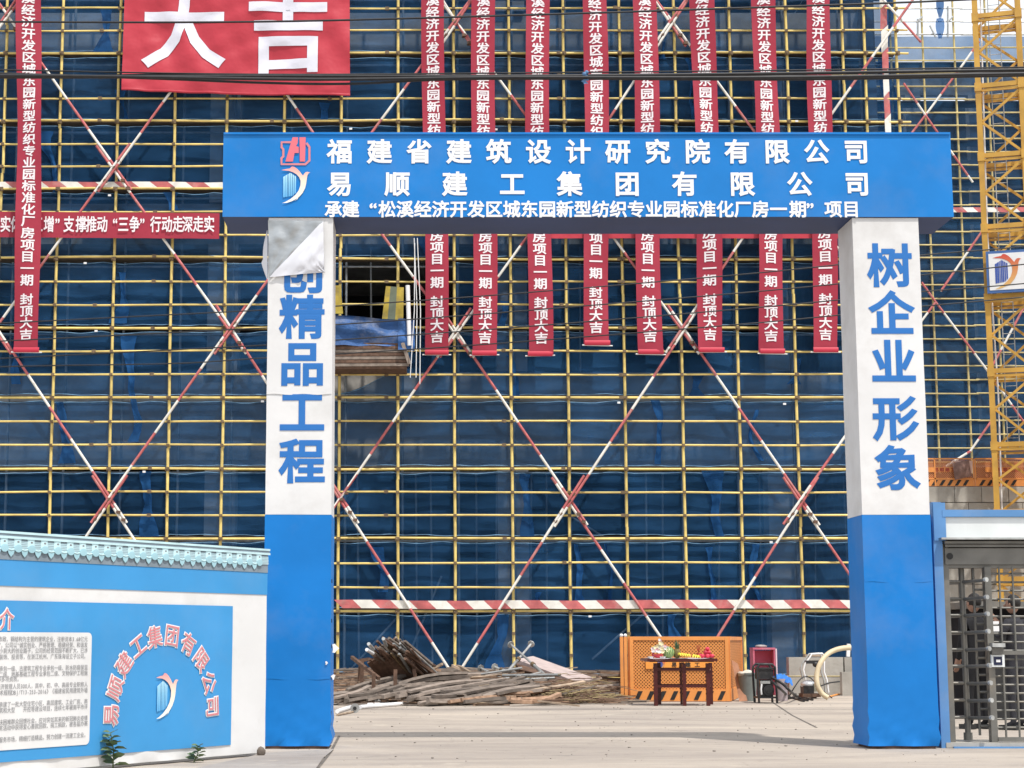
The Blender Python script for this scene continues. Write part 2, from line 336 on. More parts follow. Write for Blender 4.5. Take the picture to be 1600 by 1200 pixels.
# ================================================================== SETTING
def ground_mat(name, base, seed=0.):
    m = bpy.data.materials.new(name); m.use_nodes = True; n = m.node_tree; L = n.links.new; bs = n.nodes['Principled BSDF']; bs.inputs['Roughness'].default_value = .93; bs.inputs['Specular IOR Level'].default_value = .2
    g = n.nodes.new('ShaderNodeNewGeometry')
    def noise_(sc_, scale, det=7, rough=.6, dist=0., typ=None):
        mp = n.nodes.new('ShaderNodeMapping'); mp.inputs['Scale'].default_value = sc_; mp.inputs['Location'].default_value = (seed, seed * 2, 0); L(g.outputs['Position'], mp.inputs['Vector'])
        t = n.nodes.new('ShaderNodeTexNoise'); t.inputs['Scale'].default_value = scale; t.inputs['Detail'].default_value = det; t.inputs['Roughness'].default_value = rough; t.inputs['Distortion'].default_value = dist
        L(mp.outputs[0], t.inputs['Vector']); return t.outputs['Fac']
    def rng(src, a, b_, c_, d_):
        r = n.nodes.new('ShaderNodeMapRange'); r.inputs[1].default_value = a; r.inputs[2].default_value = b_; r.inputs[3].default_value = c_; r.inputs[4].default_value = d_; L(src, r.inputs[0]); return r.outputs[0]
    def mix(fac, A, B):
        x = n.nodes.new('ShaderNodeMix'); x.data_type = 'RGBA'; L(fac, x.inputs['Factor'])
        if isinstance(A, tuple): x.inputs['A'].default_value = (*A, 1)
        else: L(A, x.inputs['A'])
        if isinstance(B, tuple): x.inputs['B'].default_value = (*B, 1)
        else: L(B, x.inputs['B'])
        return x.outputs['Result']
    c1 = mix(rng(noise_((.35, 1, 1), .5, 6), .35, .65, 0, 1), base, tuple(v * f for v, f in zip(base, (.72, .72, .75))))      # washed mud patches
    c2 = mix(rng(noise_((.22, .8, 1), .5, 9, .66, 1.2), .47, .62, 0, .55), c1, (.235, .205, .185))                       # tyre drag and damp streaks across
    c3 = mix(rng(noise_((1, 1, 1), 1.7, 9, .7), .56, .70, 0, .55), c2, (.20, .18, .16))                           # small stains
    c4 = mix(rng(noise_((1, 1, 1), .9, 9, .7, 1.), .58, .66, 0, .5), c3, (.52, .46, .38))                           # pale dust
    c5 = mix(rng(noise_((1, 1, 1), 55, 3, .8), .35, .7, 0, .35), c4, (.25, .22, .20))                              # grit
    v = n.nodes.new('ShaderNodeTexVoronoi'); v.feature = 'DISTANCE_TO_EDGE'; v.inputs['Scale'].default_value = .32; v.inputs['Randomness'].default_value = .9
    w_ = n.nodes.new('ShaderNodeVectorMath'); w_.operation = 'MULTIPLY_ADD'; nn = n.nodes.new('ShaderNodeTexNoise'); nn.inputs['Scale'].default_value = 1.4; nn.inputs['Detail'].default_value = 6
    L(g.outputs['Position'], nn.inputs['Vector']); L(nn.outputs['Color'], w_.inputs[0]); w_.inputs[1].default_value = (1.2, 1.2, 0); L(g.outputs['Position'], w_.inputs[2]); L(w_.outputs[0], v.inputs['Vector'])
    c6 = mix(rng(v.outputs['Distance'], 0., .004, .22, 0), c5, (.12, .105, .09))
    L(c6, bs.inputs['Base Color'])
    bp = n.nodes.new('ShaderNodeBump'); bp.inputs['Distance'].default_value = .012; bp.inputs['Strength'].default_value = .8; L(noise_((1, 1, 1), 9, 8, .7), bp.inputs['Height']); L(bp.outputs[0], bs.inputs['Normal'])
    return m
def stripes_ground(): return ground_mat('ground_concrete', (.50, .435, .36))
gm = MB()
def gfn(a, b):
    x = -200 + 400 * a; y = -60 + 360 * b
    return Vector((x, y, 0))
gm.grid(gfn, 8, 8, smooth=False)
gnd = gm.build('ground', stripes_ground(), kind='structure')
def strip(name, pts, w, m, z=.004):
    mb = MB(); pts = [Vector(p) for p in pts]
    for a, b in zip(pts, pts[1:]):
        d = (b - a).normalized(); n = Vector((-d.y, d.x, 0)) * w / 2
        mb.add([(a + n) + Vector((0, 0, z)), (a - n) + Vector((0, 0, z)), (b - n) + Vector((0, 0, z)), (b + n) + Vector((0, 0, z))], [(3, 2, 1, 0)][::-1])
    return mb.build(name, m, kind='structure')
jm = mat('dark_joint', (.13, .115, .10), .95, .3, 5)
strip('pavement_joint', [G(1208, 1098), G(1238, 1118), G(1276, 1137)], .03, jm)
strip('pavement_joint', [G(497, 1200), G(517, 1175), G(530, 1150)], .03, jm)
apron = MB()
ap = [G(-300, 1330), G(330, 1197), G(415, 1178), G(522, 1172), G(505, 1186), G(485, 1215), G(440, 1300), G(300, 1500)]
apron.add([v + Vector((0, 0, .012)) for v in ap], [tuple(range(8))[::-1]])
apron.build('pavement', ground_mat('pale_pavement', (.42, .385, .345), 5.), kind='structure')

gr = MB(); rg = random.Random(4)
for k in range(420):
    yy_ = rg.uniform(17.5, 34); xx_ = rg.uniform(-.09, .27) * yy_ * 1.1; s_ = rg.choice([.004, .005, .007, .012]) * rg.uniform(.6, 1.3)
    gr.ball((xx_, yy_, s_ * .5), s_, 5, 3, squash=(rg.uniform(.8, 1.6), 1, .6))
tag(gr.build('gravel', mat('grey_grit', (.26, .23, .20), .9, .4, 30), kind='stuff'), 'loose pebbles and grit scattered on the concrete forecourt', 'gravel')
# ================================================================== MAIN SCAFFOLD
DS = 46.0
LIFT = [.245, 1.875, 3.698, 5.469, 7.292, 9.102, 10.915, 12.765, 14.566, 16.421, 18.25, 20.05]
POLEPX = [-107, -15, 76, 168, 260, 345, 438, 529, 621, 711, 801, 890, 980, 1070, 1160, 1251]
PX = [P(p, 842, DS).x for p in POLEPX] + [11.23, 11.80, 12.64]
XL, XR = PX[0] - .3, PX[-1]
scaf = thing('scaffold', 'yellow tube scaffold with dark blue net and red white braces behind the gate', 'scaffold', (5, DS, 0))
def blocked(x, z):      # the loading opening of the building: no net there
    return -2.05 < x < 1.1 and 9.15 < z < 10.95
rj = random.Random(3)
for i, x in enumerate(PX):
    z = 0; dx = rj.uniform(-.02, .02)
    while z < 20.5:
        z1 = min(20.6, z + rj.choice([4.0, 6.0, 5.2]))
        MB().tube([(x + dx, DS, z + .003), (x + dx * .6 + rj.uniform(-.02, .02), DS, (z + z1) / 2), (x + dx * .3, DS, z1)], .038, 8).build('standard', M['yellow'], scaf)
        dx = rj.uniform(-.02, .02); z = z1
rows = []
for a, b in zip(LIFT, LIFT[1:]):
    rows += [(a, True), (a + (b - a) / 3, False), (a + 2 * (b - a) / 3, False)]
for z, main in rows:
    if z < 1.8 and not main: continue
    x = XL - .2; yy = DS - .07 if not main else DS - .062; zs = z
    while x < XR:
        x1 = x + rj.choice([6.0, 6.0, 4.5])
        if x1 > XR - 1: x1 = XR + .25
        ze = z + (rj.uniform(-.018, .018) if rj.random() < .9 else rj.uniform(-.07, .07))
        if not main and abs(z - 9.7) < .4 or abs(z - 8.5) < .1: pass
        MB().tube([(x - .03, yy, zs), (x + (x1 - x) * .35, yy, zs * .65 + ze * .35 + rj.uniform(-.012, .012)), (x + (x1 - x) * .7, yy, zs * .3 + ze * .7 + rj.uniform(-.012, .012)), (x1 + .03, yy, ze)], .026 if not main else .031, 8).build('ledger', M['yellow'], scaf)
        if x1 < XR - .5: MB().box((x1 - .05, yy - .045, ze - .04), (x1 + .05, yy + .03, ze + .04)).build('sleeve', M['coupler'], scaf)
        x = x1; zs = ze
cp = MB()
for x in PX:
    for z, main in rows:
        if z < .2: continue
        s_ = .055 if main else .040
        cp.box((x - s_, DS - .105, z - s_), (x + s_, DS - .02, z + s_ * .8))
        if main: cp.bar((x - .02, DS - .09, z), (x - .02, DS - .16, z - .03), .03, .03)
cp.build('coupler', M['coupler'], scaf, kind='stuff')
# inner row
for x in PX[:-1]:
    if -1.9 < x < .9: MB().tube([(x + .12, DS + 1.05, 10.9), (x + .12, DS + 1.05, 20.5)], .035, 6).build('inner_standard', M['galv'], scaf)
    MB().tube([(x + .12, DS + 1.05, 0), (x + .12, DS + 1.05, 9.1 if -1.9 < x < .9 else 20.5)], .035, 6).build('inner_standard', M['galv'], scaf)
for z in LIFT[1:-1]:
    MB().tube([(XL, DS + .98, z), (XR, DS + .98, z)], .03, 6).build('inner_ledger', M['galv'], scaf)
    # decks: planks laid lengthwise
    for k in range(2 if z > 9 else 1):
        x = XL
        while x < XR:
            x1 = min(x + rj.choice([3., 4.]), XR)
            if not (blocked(x + .5, z) or blocked(x1 - .5, z)) or True:
                MB().box((x + .01, DS + .16 + k * .215, z + .035 + rj.uniform(0, .01)), (x1, DS + .16 + k * .215 + .20, z + .085)).build('plank', M['plank'], scaf)
            x = x1
# putlogs + nets
def wav(x, z, s=0.): return noise.noise(Vector((x * .7 + s, z * 1.3, s * 3.1)))
rn = random.Random(11); hemm = mat('net_hem_rope', (.16, .30, .46), .8, .5, 4)
for li in range(len(LIFT) - 1):
    z0, z1 = LIFT[li], LIFT[li + 1]
    segs = []; i = 0
    while i < len(PX) - 1:
        j = min(i + rn.choice([3, 4, 4]), len(PX) - 1); segs.append((PX[i], PX[j])); i = j
    cut = []
    for a, b in segs:
        if li == 5:      # the opening x -1.95..1.05
            if b <= -1.95 or a >= 1.05: cut.append((a, b))
            else:
                if a < -1.95: cut.append((a, -1.95))
                if b > 1.05: cut.append((1.05, b))
        else: cut.append((a, b))
    for a, b in cut:
        sd_ = rn.uniform(0, 50); n = max(6, int((b - a) / .25))
        def f(u, v, a=a, b=b, z0=z0, z1=z1, sd_=sd_):
            x = a - .05 + (b - a + .1) * u
            sag = .03 + .05 * abs(math.sin(math.pi * (x - XL) / 1.47)) * (.5 + abs(wav(x, 1, sd_)))
            zt = z1 - .02 - sag * 1.0 ; zb = z0 + .10 + .03 * wav(x, 2, sd_)
            if li == 4 and -2.6 < x < -.25: zt = 7.42 + .85 * max(0, (x + 2.0) / 1.75) ** 1.5   # drooping net under the platform
            z = zb + (zt - zb) * v
            return Vector((x, DS + .075 + .05 * wav(x * 1.5, z, sd_) * math.sin(math.pi * v) + .03, z))
        MB().grid(f, n, 8).build('safety_net', M['net'], scaf)
        for v_ in (0, 1):    # roped hem, looping from tie to tie
            MB().tube([f(q / n, v_) + Vector((0, -.03, .012 * math.sin(q * 1.7 + sd_) - .02 * v_)) for q in range(n + 1)], .009, 4).build('net_hem', hemm, scaf)
# loose hourglass flaps of net, where a sheet has come untied
FL = [(190, 425, 505, 20), (212, 525, 690, 15), (100, 628, 724, 16), (228, 736, 838, 22), (1017, 625, 725, 12), (822, 740, 838, 22), (1118, 735, 838, 22),
      (1108, 855, 955, 12), (905, 850, 950, 14), (850, 925, 950, 10), (600, 855, 925, 22), (775, 960, 1048, 20), (1058, 960, 998, 18), (1190, 850, 950, 14),
      (75, 205, 300, 15), (160, 15, 80, 22), (195, 140, 190, 16), (505, 160, 188, 22), (270, 300, 328, 22), (1238, 560, 600, 16), (805, 555, 625, 14), (1090, 585, 625, 24),
      (1040, 65, 92, 14), (1075, 90, 190, 10), (668, 368, 410, 16), (20, 530, 600, 20), (355, 18, 80, 14), (1180, 640, 720, 10), (950, 850, 950, 8), (780, 470, 510, 14)]
for px, y0, y1, wpx in FL:
    a = P(px, y0, DS); b = P(px, y1, DS); w_ = wpx / 61.5; ss = rn.uniform(0, 90)
    def f(u, v, a=a, b=b, w_=w_, ss=ss):
        z = b.z + (a.z - b.z) * v; half = w_ * (.30 + (.75 if (v > .5) == (ss > 45) else .25) * abs(v - .5) ** 1.2 * (1.6 + .8 * math.sin(ss))) * (.8 + .5 * wav(z * 2, 1, ss))
        x = a.x + (u - .5) * 2 * half + .35 * wav(3, z * .7, ss) + .05 * wav(u * 3, z * 3, ss)
        return Vector((x, DS + .035 - .02 * math.cos(6 * u + ss) - .01, z))
    MB().grid(f, 6, 10).build('net_flap', M['flap'], scaf)
# big white tags tied to the net
tg = MB()
for px, y in [(967, 629), (225, 737), (171, 305), (133, 411), (410, 627), (1226, 631), (922, 963), (150, 517), (548, 201), (775, 202), (1205, 847), (1245, 189)]:
    p = P(px, y, DS - .12); tg.box((p.x - .038, p.y, p.z - .024), (p.x + .038, p.y + .02, p.z + .024))
tg.build('tag', M['plainwhite'], scaf, kind='stuff')
# braces -------------------------------------------------------------
def striped(p, q, r, band=1.0, ph=0., n=8):
    mb = MB(); L = (q - p).length; d = (q - p).normalized(); t = -ph; k = 0
    while t < L:
        a = max(0, t); b = min(L, t + band)
        if b > a + 1e-3: mb.tube([p + d * a, p + d * b], r, n, mi=k % 2, cap=True)
        t += band; k += 1
    return mb
BR = [((10, 25), (178, 262)), ((178, 262), (360, 515)), ((360, 515), (533, 780)), ((533, 780), (706, 1048)),
      ((-6, 515), (171, 780)), ((171, 780), (345, 1045)), ((355, 15), (533, 275)), ((533, 275), (712, 520)), ((712, 520), (890, 783)), ((890, 783), (1072, 1050)),
      ((711, 35), (890, 275)), ((890, 275), (1067, 515)), ((1067, 515), (1252, 783)), ((1252, 783), (1435, 1052)), ((1049, 35), (1228, 275)), ((1228, 275), (1395, 500)), ((1360, -20), (1408, 34)), ((-150, 305), (-6, 515)), ((670, -30), (711, 35)), ((1005, -30), (1049, 35))]
BL = [((350, 25), (178, 262)), ((178, 262), (-6, 515)), ((533, 275), (360, 515)), ((360, 515), (171, 780)), ((171, 780), (0, 1035)), ((711, 35), (533, 275)),
      ((890, 275), (712, 520)), ((712, 520), (533, 780)), ((1049, 35), (890, 275)), ((1228, 275), (1067, 515)), ((1067, 515), (890, 783)), ((890, 783), (722, 1047)),
      ((1402, 30), (1228, 275)), ((1400, 572), (1252, 783)), ((1252, 783), (1085, 1048)), ((533, 780), (345, 1050)), ((10, 25), (-150, 240)), ((50, -35), (10, 25)), ((755, -30), (711, 35)), ((1095, -30), (1049, 35))]
for lst, D in ((BR, DS - .17), (BL, DS - .25)):
    for k, (a, b) in enumerate(lst):
        p = P(*a, D); q = P(*b, D); d = (q - p).normalized(); n = Vector((d.z, 0, -d.x)) * (.035 if k % 2 else -.035)
        if q.z < .5: q2 = q
        else: q2 = q + d * .75
        if a[1] < 900: p = p - d * .75
        striped(p + n, q2 + n, .034, 1.0, rn.choice([0, .45, .8])).build('brace', [M['red'], M['white']], scaf)
bc = MB()
for (x, y) in [(178, 262), (360, 515), (171, 780), (533, 780), (712, 520), (890, 783), (1067, 515), (1252, 783), (711, 35), (1049, 35), (10, 25)]:
    for dx, dy in ((0, 0), (-14, 20), (14, 20), (-22, 32), (22, 32), (8, -10)):
        p = P(x + dx, y + dy, DS - .22); bc.box((p.x - .05, p.y - .06, p.z - .04), (p.x + .05, p.y + .1, p.z + .03))
bc.build('brace_clamp', M['rust'], scaf, kind='stuff')
# red and white toe boards
def toe(x0, x1, z0, h, D, parent, lean=.22, step=.47):
    mb = MB(); x = x0; k = 0
    while x < x1:
        n = 3
        for i in range(n):
            xa = x + step * i / n; xb = x + step * (i + 1) / n
            def q(xx, t): return Vector((xx + lean * (1 - t), D - .02 - .02 * wav(xx * 2, t), z0 + h * t + .025 * wav(xx * 1.2, 5)))
            mb.add([q(xa, 0), q(xb, 0), q(xb, 1), q(xa, 1)], [(0, 1, 2, 3)], k % 2, True)
        x += step; k += 1
    return mb.build('toe_board', [M['red'], M['white']], parent)
toe(PX[7] - .1, PX[15] + 1.6, zy(951, DS), .21, DS - .12, scaf)
toe(XL, PX[5] + 1.0, zy(295, DS), .17, DS - .045, scaf)
toe(PX[-4] - .2, XR, zy(335, DS), .17, DS - .045, scaf)
# taped vertical post at the end of the scaffold
vt = MB(); z = .2; k = 0
while z < 20:
    vt.add([(12.22 + .02 * math.sin(z), DS - .09, z), (12.39, DS - .07, z + .18), (12.39 + .02 * math.sin(z * 2), DS - .09, z + .78), (12.22, DS - .11, z + .60)], [(0, 1, 2, 3)], k % 2)
    z += .6; k += 1
vt.build('striped_post_cover', [M['red'], M['white']], scaf)
# net returning round the scaffold's end
def f(u, v): return Vector((12.55 - .12 * math.sin(v * 40), DS + .1 + 1.1 * u, .3 + 19.5 * v))
MB().grid(f, 4, 60).build('safety_net', M['flap'], scaf)

# ================================================================== THE BUILDING BEHIND IT
DBF = DS + 1.3
bld = thing('building', 'raw concrete factory block standing behind the blue netted scaffold', 'building', (5, DBF, 0))
XB0, XB1 = XL - 4, 12.1
for z0, z1 in ((5.62, 7.35), (7.37, 8.15), (11.6, 12.7), (16.9, 18.0)):
    MB().box((XB0, DBF, z0), (XB1, DBF + .35, z1)).build('edge_beam', M['concrete'], bld)
for z in (7.0, 12.3, 17.6):
    MB().box((XB0, DBF + .36, z), (XB1, DBF + 11, z + .25)).build('floor_slab', M['concrete'], bld)
MB().box((XB0, DBF - .3, -.02), (XB1, DBF + 11, .02)).build('floor_slab', M['concrete'], bld)
for px in (-95, 343, 802, 1225):
    c = P(px, 842, DBF)
    for z0, z1 in ((.02, 5.6), (8.17, 11.58), (12.72, 16.88), (18.02, 21)):
        MB().box((c.x - .4, DBF - .12, z0), (c.x + .4, DBF + .6, z1)).build('column', M['concrete'], bld)
MB().box((XB1 + .002, DBF - .05, 0), (XB1 + .3, DBF + 11, 21)).build('end_wall', M['concrete'], bld)
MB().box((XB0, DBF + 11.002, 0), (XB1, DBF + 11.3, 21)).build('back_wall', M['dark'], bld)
MB().box((XB0 - .3, DBF, 0), (XB0 - .002, DBF + 11, 21)).build('end_wall', M['concrete'], bld)
MB().box((XB0, DBF, 21.002), (XB1, DBF + 11, 21.3)).build('roof', M['concrete'], bld)
for k in range(26):    # shoring props standing on the lower floors
    x = P(560 + 30 * k, 842, DBF + 1).x + rn.uniform(-.2, .2)
    if k % 3 == 2 and k < 18: continue
    z0, z1 = rn.choice([(0.02, 5.6), (0.02, 5.6), (7.27, 12.2), (12.57, 17.5)])
    MB().tube([(x, DBF + rn.choice([.75, 1.3, 2.]), z0), (x + rn.uniform(-.05, .05), DBF + 1.0, z1)], .03, 6).build('prop', M['galv'], bld)
for k, (a, b) in enumerate([((540, 1055), (620, 965)), ((640, 1020), (690, 900)), ((925, 1030), (1010, 955)), ((880, 800), (945, 840))]):
    MB().tube([P(*a, DBF - .2), P(*b, DBF - .2)], .03, 6).build('diagonal_prop', M['galv'], bld)
# loading platform in the opening
plat = thing('loading_platform', 'blue tarpaulin wrapped timber loading platform jutting from the opening left of the banners', 'platform', P(585, 560, DS - .6))
pa = P(523, 552, 45.2)
def f(u, v):
    a = P(440, 488, 44.9); b = P(640, 500, 44.9); z1 = a.z + (b.z - a.z) * u - .06 * math.sin(9 * u) * .4; z0 = P(600, 540, 44.9).z + .05 * wav(u * 9, 4)
    return Vector((a.x + (b.x - a.x) * u, 44.9 - .10 * wav(u * 8, v * 4, 9) - .05 * math.sin(v * 9 + u * 5), z0 + (z1 - z0) * v))
MB().grid(f, 30, 10).build('tarpaulin', cloth('blue_tarpaulin', (.030, .095, .26), .65, .16, 2.6, .5, (.6, 1, 1.8), dirt=.8), plat)
def f(u, v):
    a = P(440, 488, 44.9); b = P(640, 500, 44.9); z = a.z + (b.z - a.z) * u - .06 * math.sin(9 * u) * .4
    return Vector((a.x + (b.x - a.x) * u, 44.9 - .10 * wav(u * 8, 4, 9) + .8 * v, z + .02 * wav(u * 4, v)))
MB().grid(f, 12, 3).build('tarpaulin', MATS['blue_tarpaulin'], plat)
def f(u, v):
    p = P(622 + 26 * u, 498 + 50 * v, 44.84); return Vector((p.x, p.y - .12 * wav(u * 3, v * 6, 2), p.z))
MB().grid(f, 5, 8).build('tarpaulin_end', MATS['blue_tarpaulin'], plat)
for k in range(6):
    z = zy(545 + 5.2 * k, 44.95)
    MB().bar(P(440, 544 + 5.4 * k, 44.95), P(632 + k * 1.5, 543 + 5.4 * k, 44.95), .075, .07).build('timber', M['wood'] if k % 2 else M['rust'], plat)
MB().box(P(440, 576, 44.95), P(636, 545, 45.9) + Vector((0, .0, 0))).build('deck', M['rust'], plat)
MB().bar(P(629, 536, 44.88), P(640, 569, 44.88), .12, .09).build('end_timber', M['wood'], plat)
MB().tube([P(637, 446, 44.8), P(640, 540, 44.8)], .055, 8).build('pipe', M['plainwhite'], plat)
for k, (x0, y0, x1, y1) in enumerate([(647, 372, 650, 590), (652, 372, 656, 600), (641, 590, 648, 380)]):
    MB().tube([P(x0, y0, 44.7), P((x0 + x1) / 2 + 3, (y0 + y1) / 2, 44.7), P(x1, y1, 44.7)], .012, 5).build('rope', M['plainwhite'], plat)
for lab, q, d in (('yellow and green striped sheet panel leaning in the dark opening', [(597, 498), (603, 447), (631, 449), (630, 500)], 45.6),
               ('narrow yellow sheet panel at the left edge of the opening', [(500, 490), (500, 446), (532, 446), (536, 490)], 45.4)):
    pn = MB(); vs = [P(x, y, d) for x, y in q]
    lo, hi = vs[0], vs[1]
    def L(u, v): return (vs[0] * (1 - u) + vs[3] * u) * (1 - v) + (vs[1] * (1 - u) + vs[2] * u) * v
    for u0, u1, mi in ((0, .26, 0), (.26, .62, 1), (.62, 1, 0)):
        a = [L(u0, 0), L(u1, 0), L(u1, 1), L(u0, 1)]
        pn.add(a + [v + Vector((0, .06, 0)) for v in a], [(0, 1, 2, 3), (7, 6, 5, 4), (0, 4, 5, 1), (1, 5, 6, 2), (2, 6, 7, 3), (3, 7, 4, 0)], mi)
    o = pn.build('sheet_panel', [mat('dirty_yellow_sheet', (.40, .29, .04), .7, .3, 4, dirt=.9), mat('dull_green_sheet', (.13, .15, .10), .7, .2, 4)])
    tag(o, lab, 'panel')

# ================================================================== SECOND BUILDING AND SCAFFOLD, RIGHT
D2 = 79.0
sc2 = thing('scaffold', 'dull yellow scaffold and blue net on the farther building behind the crane mast', 'scaffold', (23, D2, 7))
zt2, zb2 = zy(58, D2), zy(722, D2)
pol2 = [P(x, 400, D2).x for x in (1300, 1352, 1404, 1455, 1505, 1556, 1606, 1657, 1708)]
for x in pol2:
    MB().tube([(x, D2, zb2 - .5), (x, D2, zt2 + 5)], .05, 6).build('standard', M['yellow2'], sc2)
z = zb2; k = 0
while z < zt2 + 5:
    r_ = .036 if z < zt2 + .5 else .03
    for a, b in ((pol2[0], pol2[4] + .4), (pol2[4] + .3, pol2[-1] + .3)):
        MB().tube([(a, D2 - .1, z), (b, D2 - .1, z + rn.uniform(-.03, .03))], r_, 6).build('ledger', M['yellow2'] if z < zt2 else M['galv'], sc2)
    if k % 3 == 0 and z < zt2 - .5:
        for a, b in ((pol2[0], pol2[3]), (pol2[3], pol2[6]), (pol2[6], pol2[-1])):
            def f(u, v, a=a, b=b, z=z): return Vector((a + (b - a) * u, D2 + .15 + .08 * wav(u * 6, v + z, 4), z + .08 + (min(1.75, zt2 - z)) * v))
            MB().grid(f, 16, 6).build('safety_net', M['net2'], sc2)
        MB().box((pol2[0], D2 + .3, z), (pol2[-1], D2 + 1.2, z + .06)).build('deck', M['plank'], sc2)
    z += .605; k += 1
for (a, b) in [((1412, 130), (1446, 180)), ((1446, 180), (1520, 285)), ((1492, 118), (1446, 180)), ((1530, 65), (1492, 118)), ((1446, 180), (1400, 240)), ((1440, 441), (1462, 472)), ((1462, 472), (1545, 582)),
               ((1534, 362), (1470, 455)), ((1462, 472), (1430, 515)), ((1551, 655), (1516, 705)), ((1460, 740), (1516, 705)), ((1545, 582), (1600, 660)), ((1600, 480), (1545, 582))]:
    p = P(*a, D2 - .3); q = P(*b, D2 - .3)
    striped(p, q, .05, 1.1, rn.choice([0, .5])).build('brace', [M['red'], M['white']], sc2)
toe(pol2[3], pol2[-1], zy(333, D2), .22, D2 - .2, sc2)
for (x, y, ww, hh) in [(1469, -6, 8, 33), (1469, 28, 9, 32)]:      # blue net rag hanging on the guard rails
    def f(u, v, x=x, y=y, ww=ww, hh=hh):
        p = P(x + (u - .5) * 2 * ww * (.25 + .55 * math.sin(math.pi * v * .8)), y + hh * (1 - v), D2 - .2); return p + Vector((0, .1 * math.sin(u * 9), 0))
    MB().grid(f, 5, 8).build('net_flap', M['flap'], sc2)
for (x0, y0, x1, y1) in [(1453, 40, 1462, 58), (1432, 35, 1441, 26), (1481, 33, 1489, 26), (1481, 10, 1481, 58), (1434, 30, 1434, 58)]:
    MB().tube([P(x0, y0, D2 - .15), P(x1, y1, D2 - .15)], .045, 6).build('guard_post', M['galv'], sc2)
b2 = thing('building', 'farther concrete block behind the second netted scaffold at right', 'building', (23, D2 + 2, 7))
for k in range(5):
    z = zb2 + k * 4.3
    MB().box((pol2[0], D2 + 2, z), (pol2[-1], D2 + 2.4, z + 1.2)).build('edge_beam', M['concrete'], b2)
    for px in (1330, 1440, 1540, 1650):
        c = P(px, 500, D2 + 2).x
        if z + 4.3 < zt2 + 1: MB().box((c - .35, D2 + 2, z + 1.202), (c + .35, D2 + 2.5, z + 4.298)).build('column', M['concrete'], b2)
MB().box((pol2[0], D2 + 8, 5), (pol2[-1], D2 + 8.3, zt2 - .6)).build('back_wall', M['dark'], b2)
wf = MB(); wp = MB()
a = P(1483, 722, D2 + 1.8); b = P(1512, 672, D2 + 1.8)
for i in range(4):
    x = a.x + (b.x - a.x) * i / 3; wf.box((x - .03, D2 + 1.78, a.z), (x + .03, D2 + 1.83, b.z))
for j in range(4):
    z = a.z + (b.z - a.z) * j / 3; wf.box((a.x, D2 + 1.79, z - .03), (b.x, D2 + 1.84, z + .03))
wp.box((a.x, D2 + 1.85, a.z), (b.x, D2 + 1.88, b.z))
wo = wf.build('framed_opening', M['galv'], b2); wp.build('pane', mat('pale_sky_panel', (.35, .5, .6), .1, .2, 1, spec=.8), wo)  # pale panel behind bars, added for the sky seen through the building's framework
# retaining wall of blocks with the orange fence on top
DR = 67.0
zr = zy(760, DR)
rw = thing('retaining_wall', 'tall grey concrete block retaining wall under the orange site fence', 'wall', (20, DR, 0))
MB().box((12.9, DR + .05, 0), (30, DR + .6, zr - .01)).build('core', M['concrete'], rw)
bm = MB().box((-.49, -.05, -.285), (.49, .045, .285)).build('concrete_block', M['concrete2'], rw)
bm.location = (0, 0, 0)
first = True; nz_ = int(zr / .6)
for j in range(nz_ + 1):
    for i in range(17):
        x = 13.4 + i * 1.0 + (.5 if j % 2 else 0); z = zr - .3 - j * .6
        if z < .3: continue
        loc = (x - 20, rj.uniform(-.015, .015), z)
        if first: bm.location = loc; bm.data.transform(Matrix.Translation(Vector((20, DR, 0)))); first = False
        else: piece('concrete_block', bm, rw, loc)
# ================================================================== GATE
GD = 19.8; DG = GD
ZB = P(650, 339.5, GD).z; ZT = P(650, 208, GD).z; ZW = P(650, 804, GD).z
gate = thing('entrance_gate', 'blue and white site entrance gate with printed lintel over two square columns', 'gate', (2, GD + .4, 0))
def wob(p, k=1.): return Vector((noise.noise(p * 1.3), noise.noise(p * 1.3 + Vector((9, 0, 0))), noise.noise(p * 1.3 + Vector((0, 9, 0))))) * .0025 * k
def wrapbox(a, b, cell=.12, k=1., faces='fblrtu', bulge=0.):
    """box with cloth-like skin: every face a fine grid, corners welded by using one displacement field"""
    x0, y0, z0 = a; x1, y1, z1 = b; mb = MB()
    def D(v):
        v = Vector(v); return v + wob(v, k)
    def face(o, eu, ev):
        o, eu, ev = Vector(o), Vector(eu), Vector(ev); nu = max(2, int(eu.length / cell)); nv = max(2, int(ev.length / cell))
        mb.grid(lambda u, v: D(o + eu * u + ev * v), nu, nv)
    X, Y, Z = x1 - x0, y1 - y0, z1 - z0
    if 'f' in faces: face((x0, y0, z0), (X, 0, 0), (0, 0, Z))
    if 'b' in faces: face((x1, y1, z0), (-X, 0, 0), (0, 0, Z))
    if 'l' in faces: face((x0, y1, z0), (0, -Y, 0), (0, 0, Z))
    if 'r' in faces: face((x1, y0, z0), (0, Y, 0), (0, 0, Z))
    if 't' in faces: face((x0, y0, z1), (X, 0, 0), (0, Y, 0))
    if 'u' in faces: face((x0, y1, z0), (X, 0, 0), (0, -Y, 0))
    return mb
wrapbox((-2.16, GD - .02, ZB), (6.0, GD + .84, ZT), .13, 1.6, 'fblrt').build('lintel', M['gateblue'], gate)
wrapbox((-2.16, GD - .02, ZB), (6.0, GD + .84, ZT), .13, 1.6, 'u').build('lintel_underside', cloth('dull_navy_underside', (.022, .045, .13), .6, .006, 1.2, .15), gate)
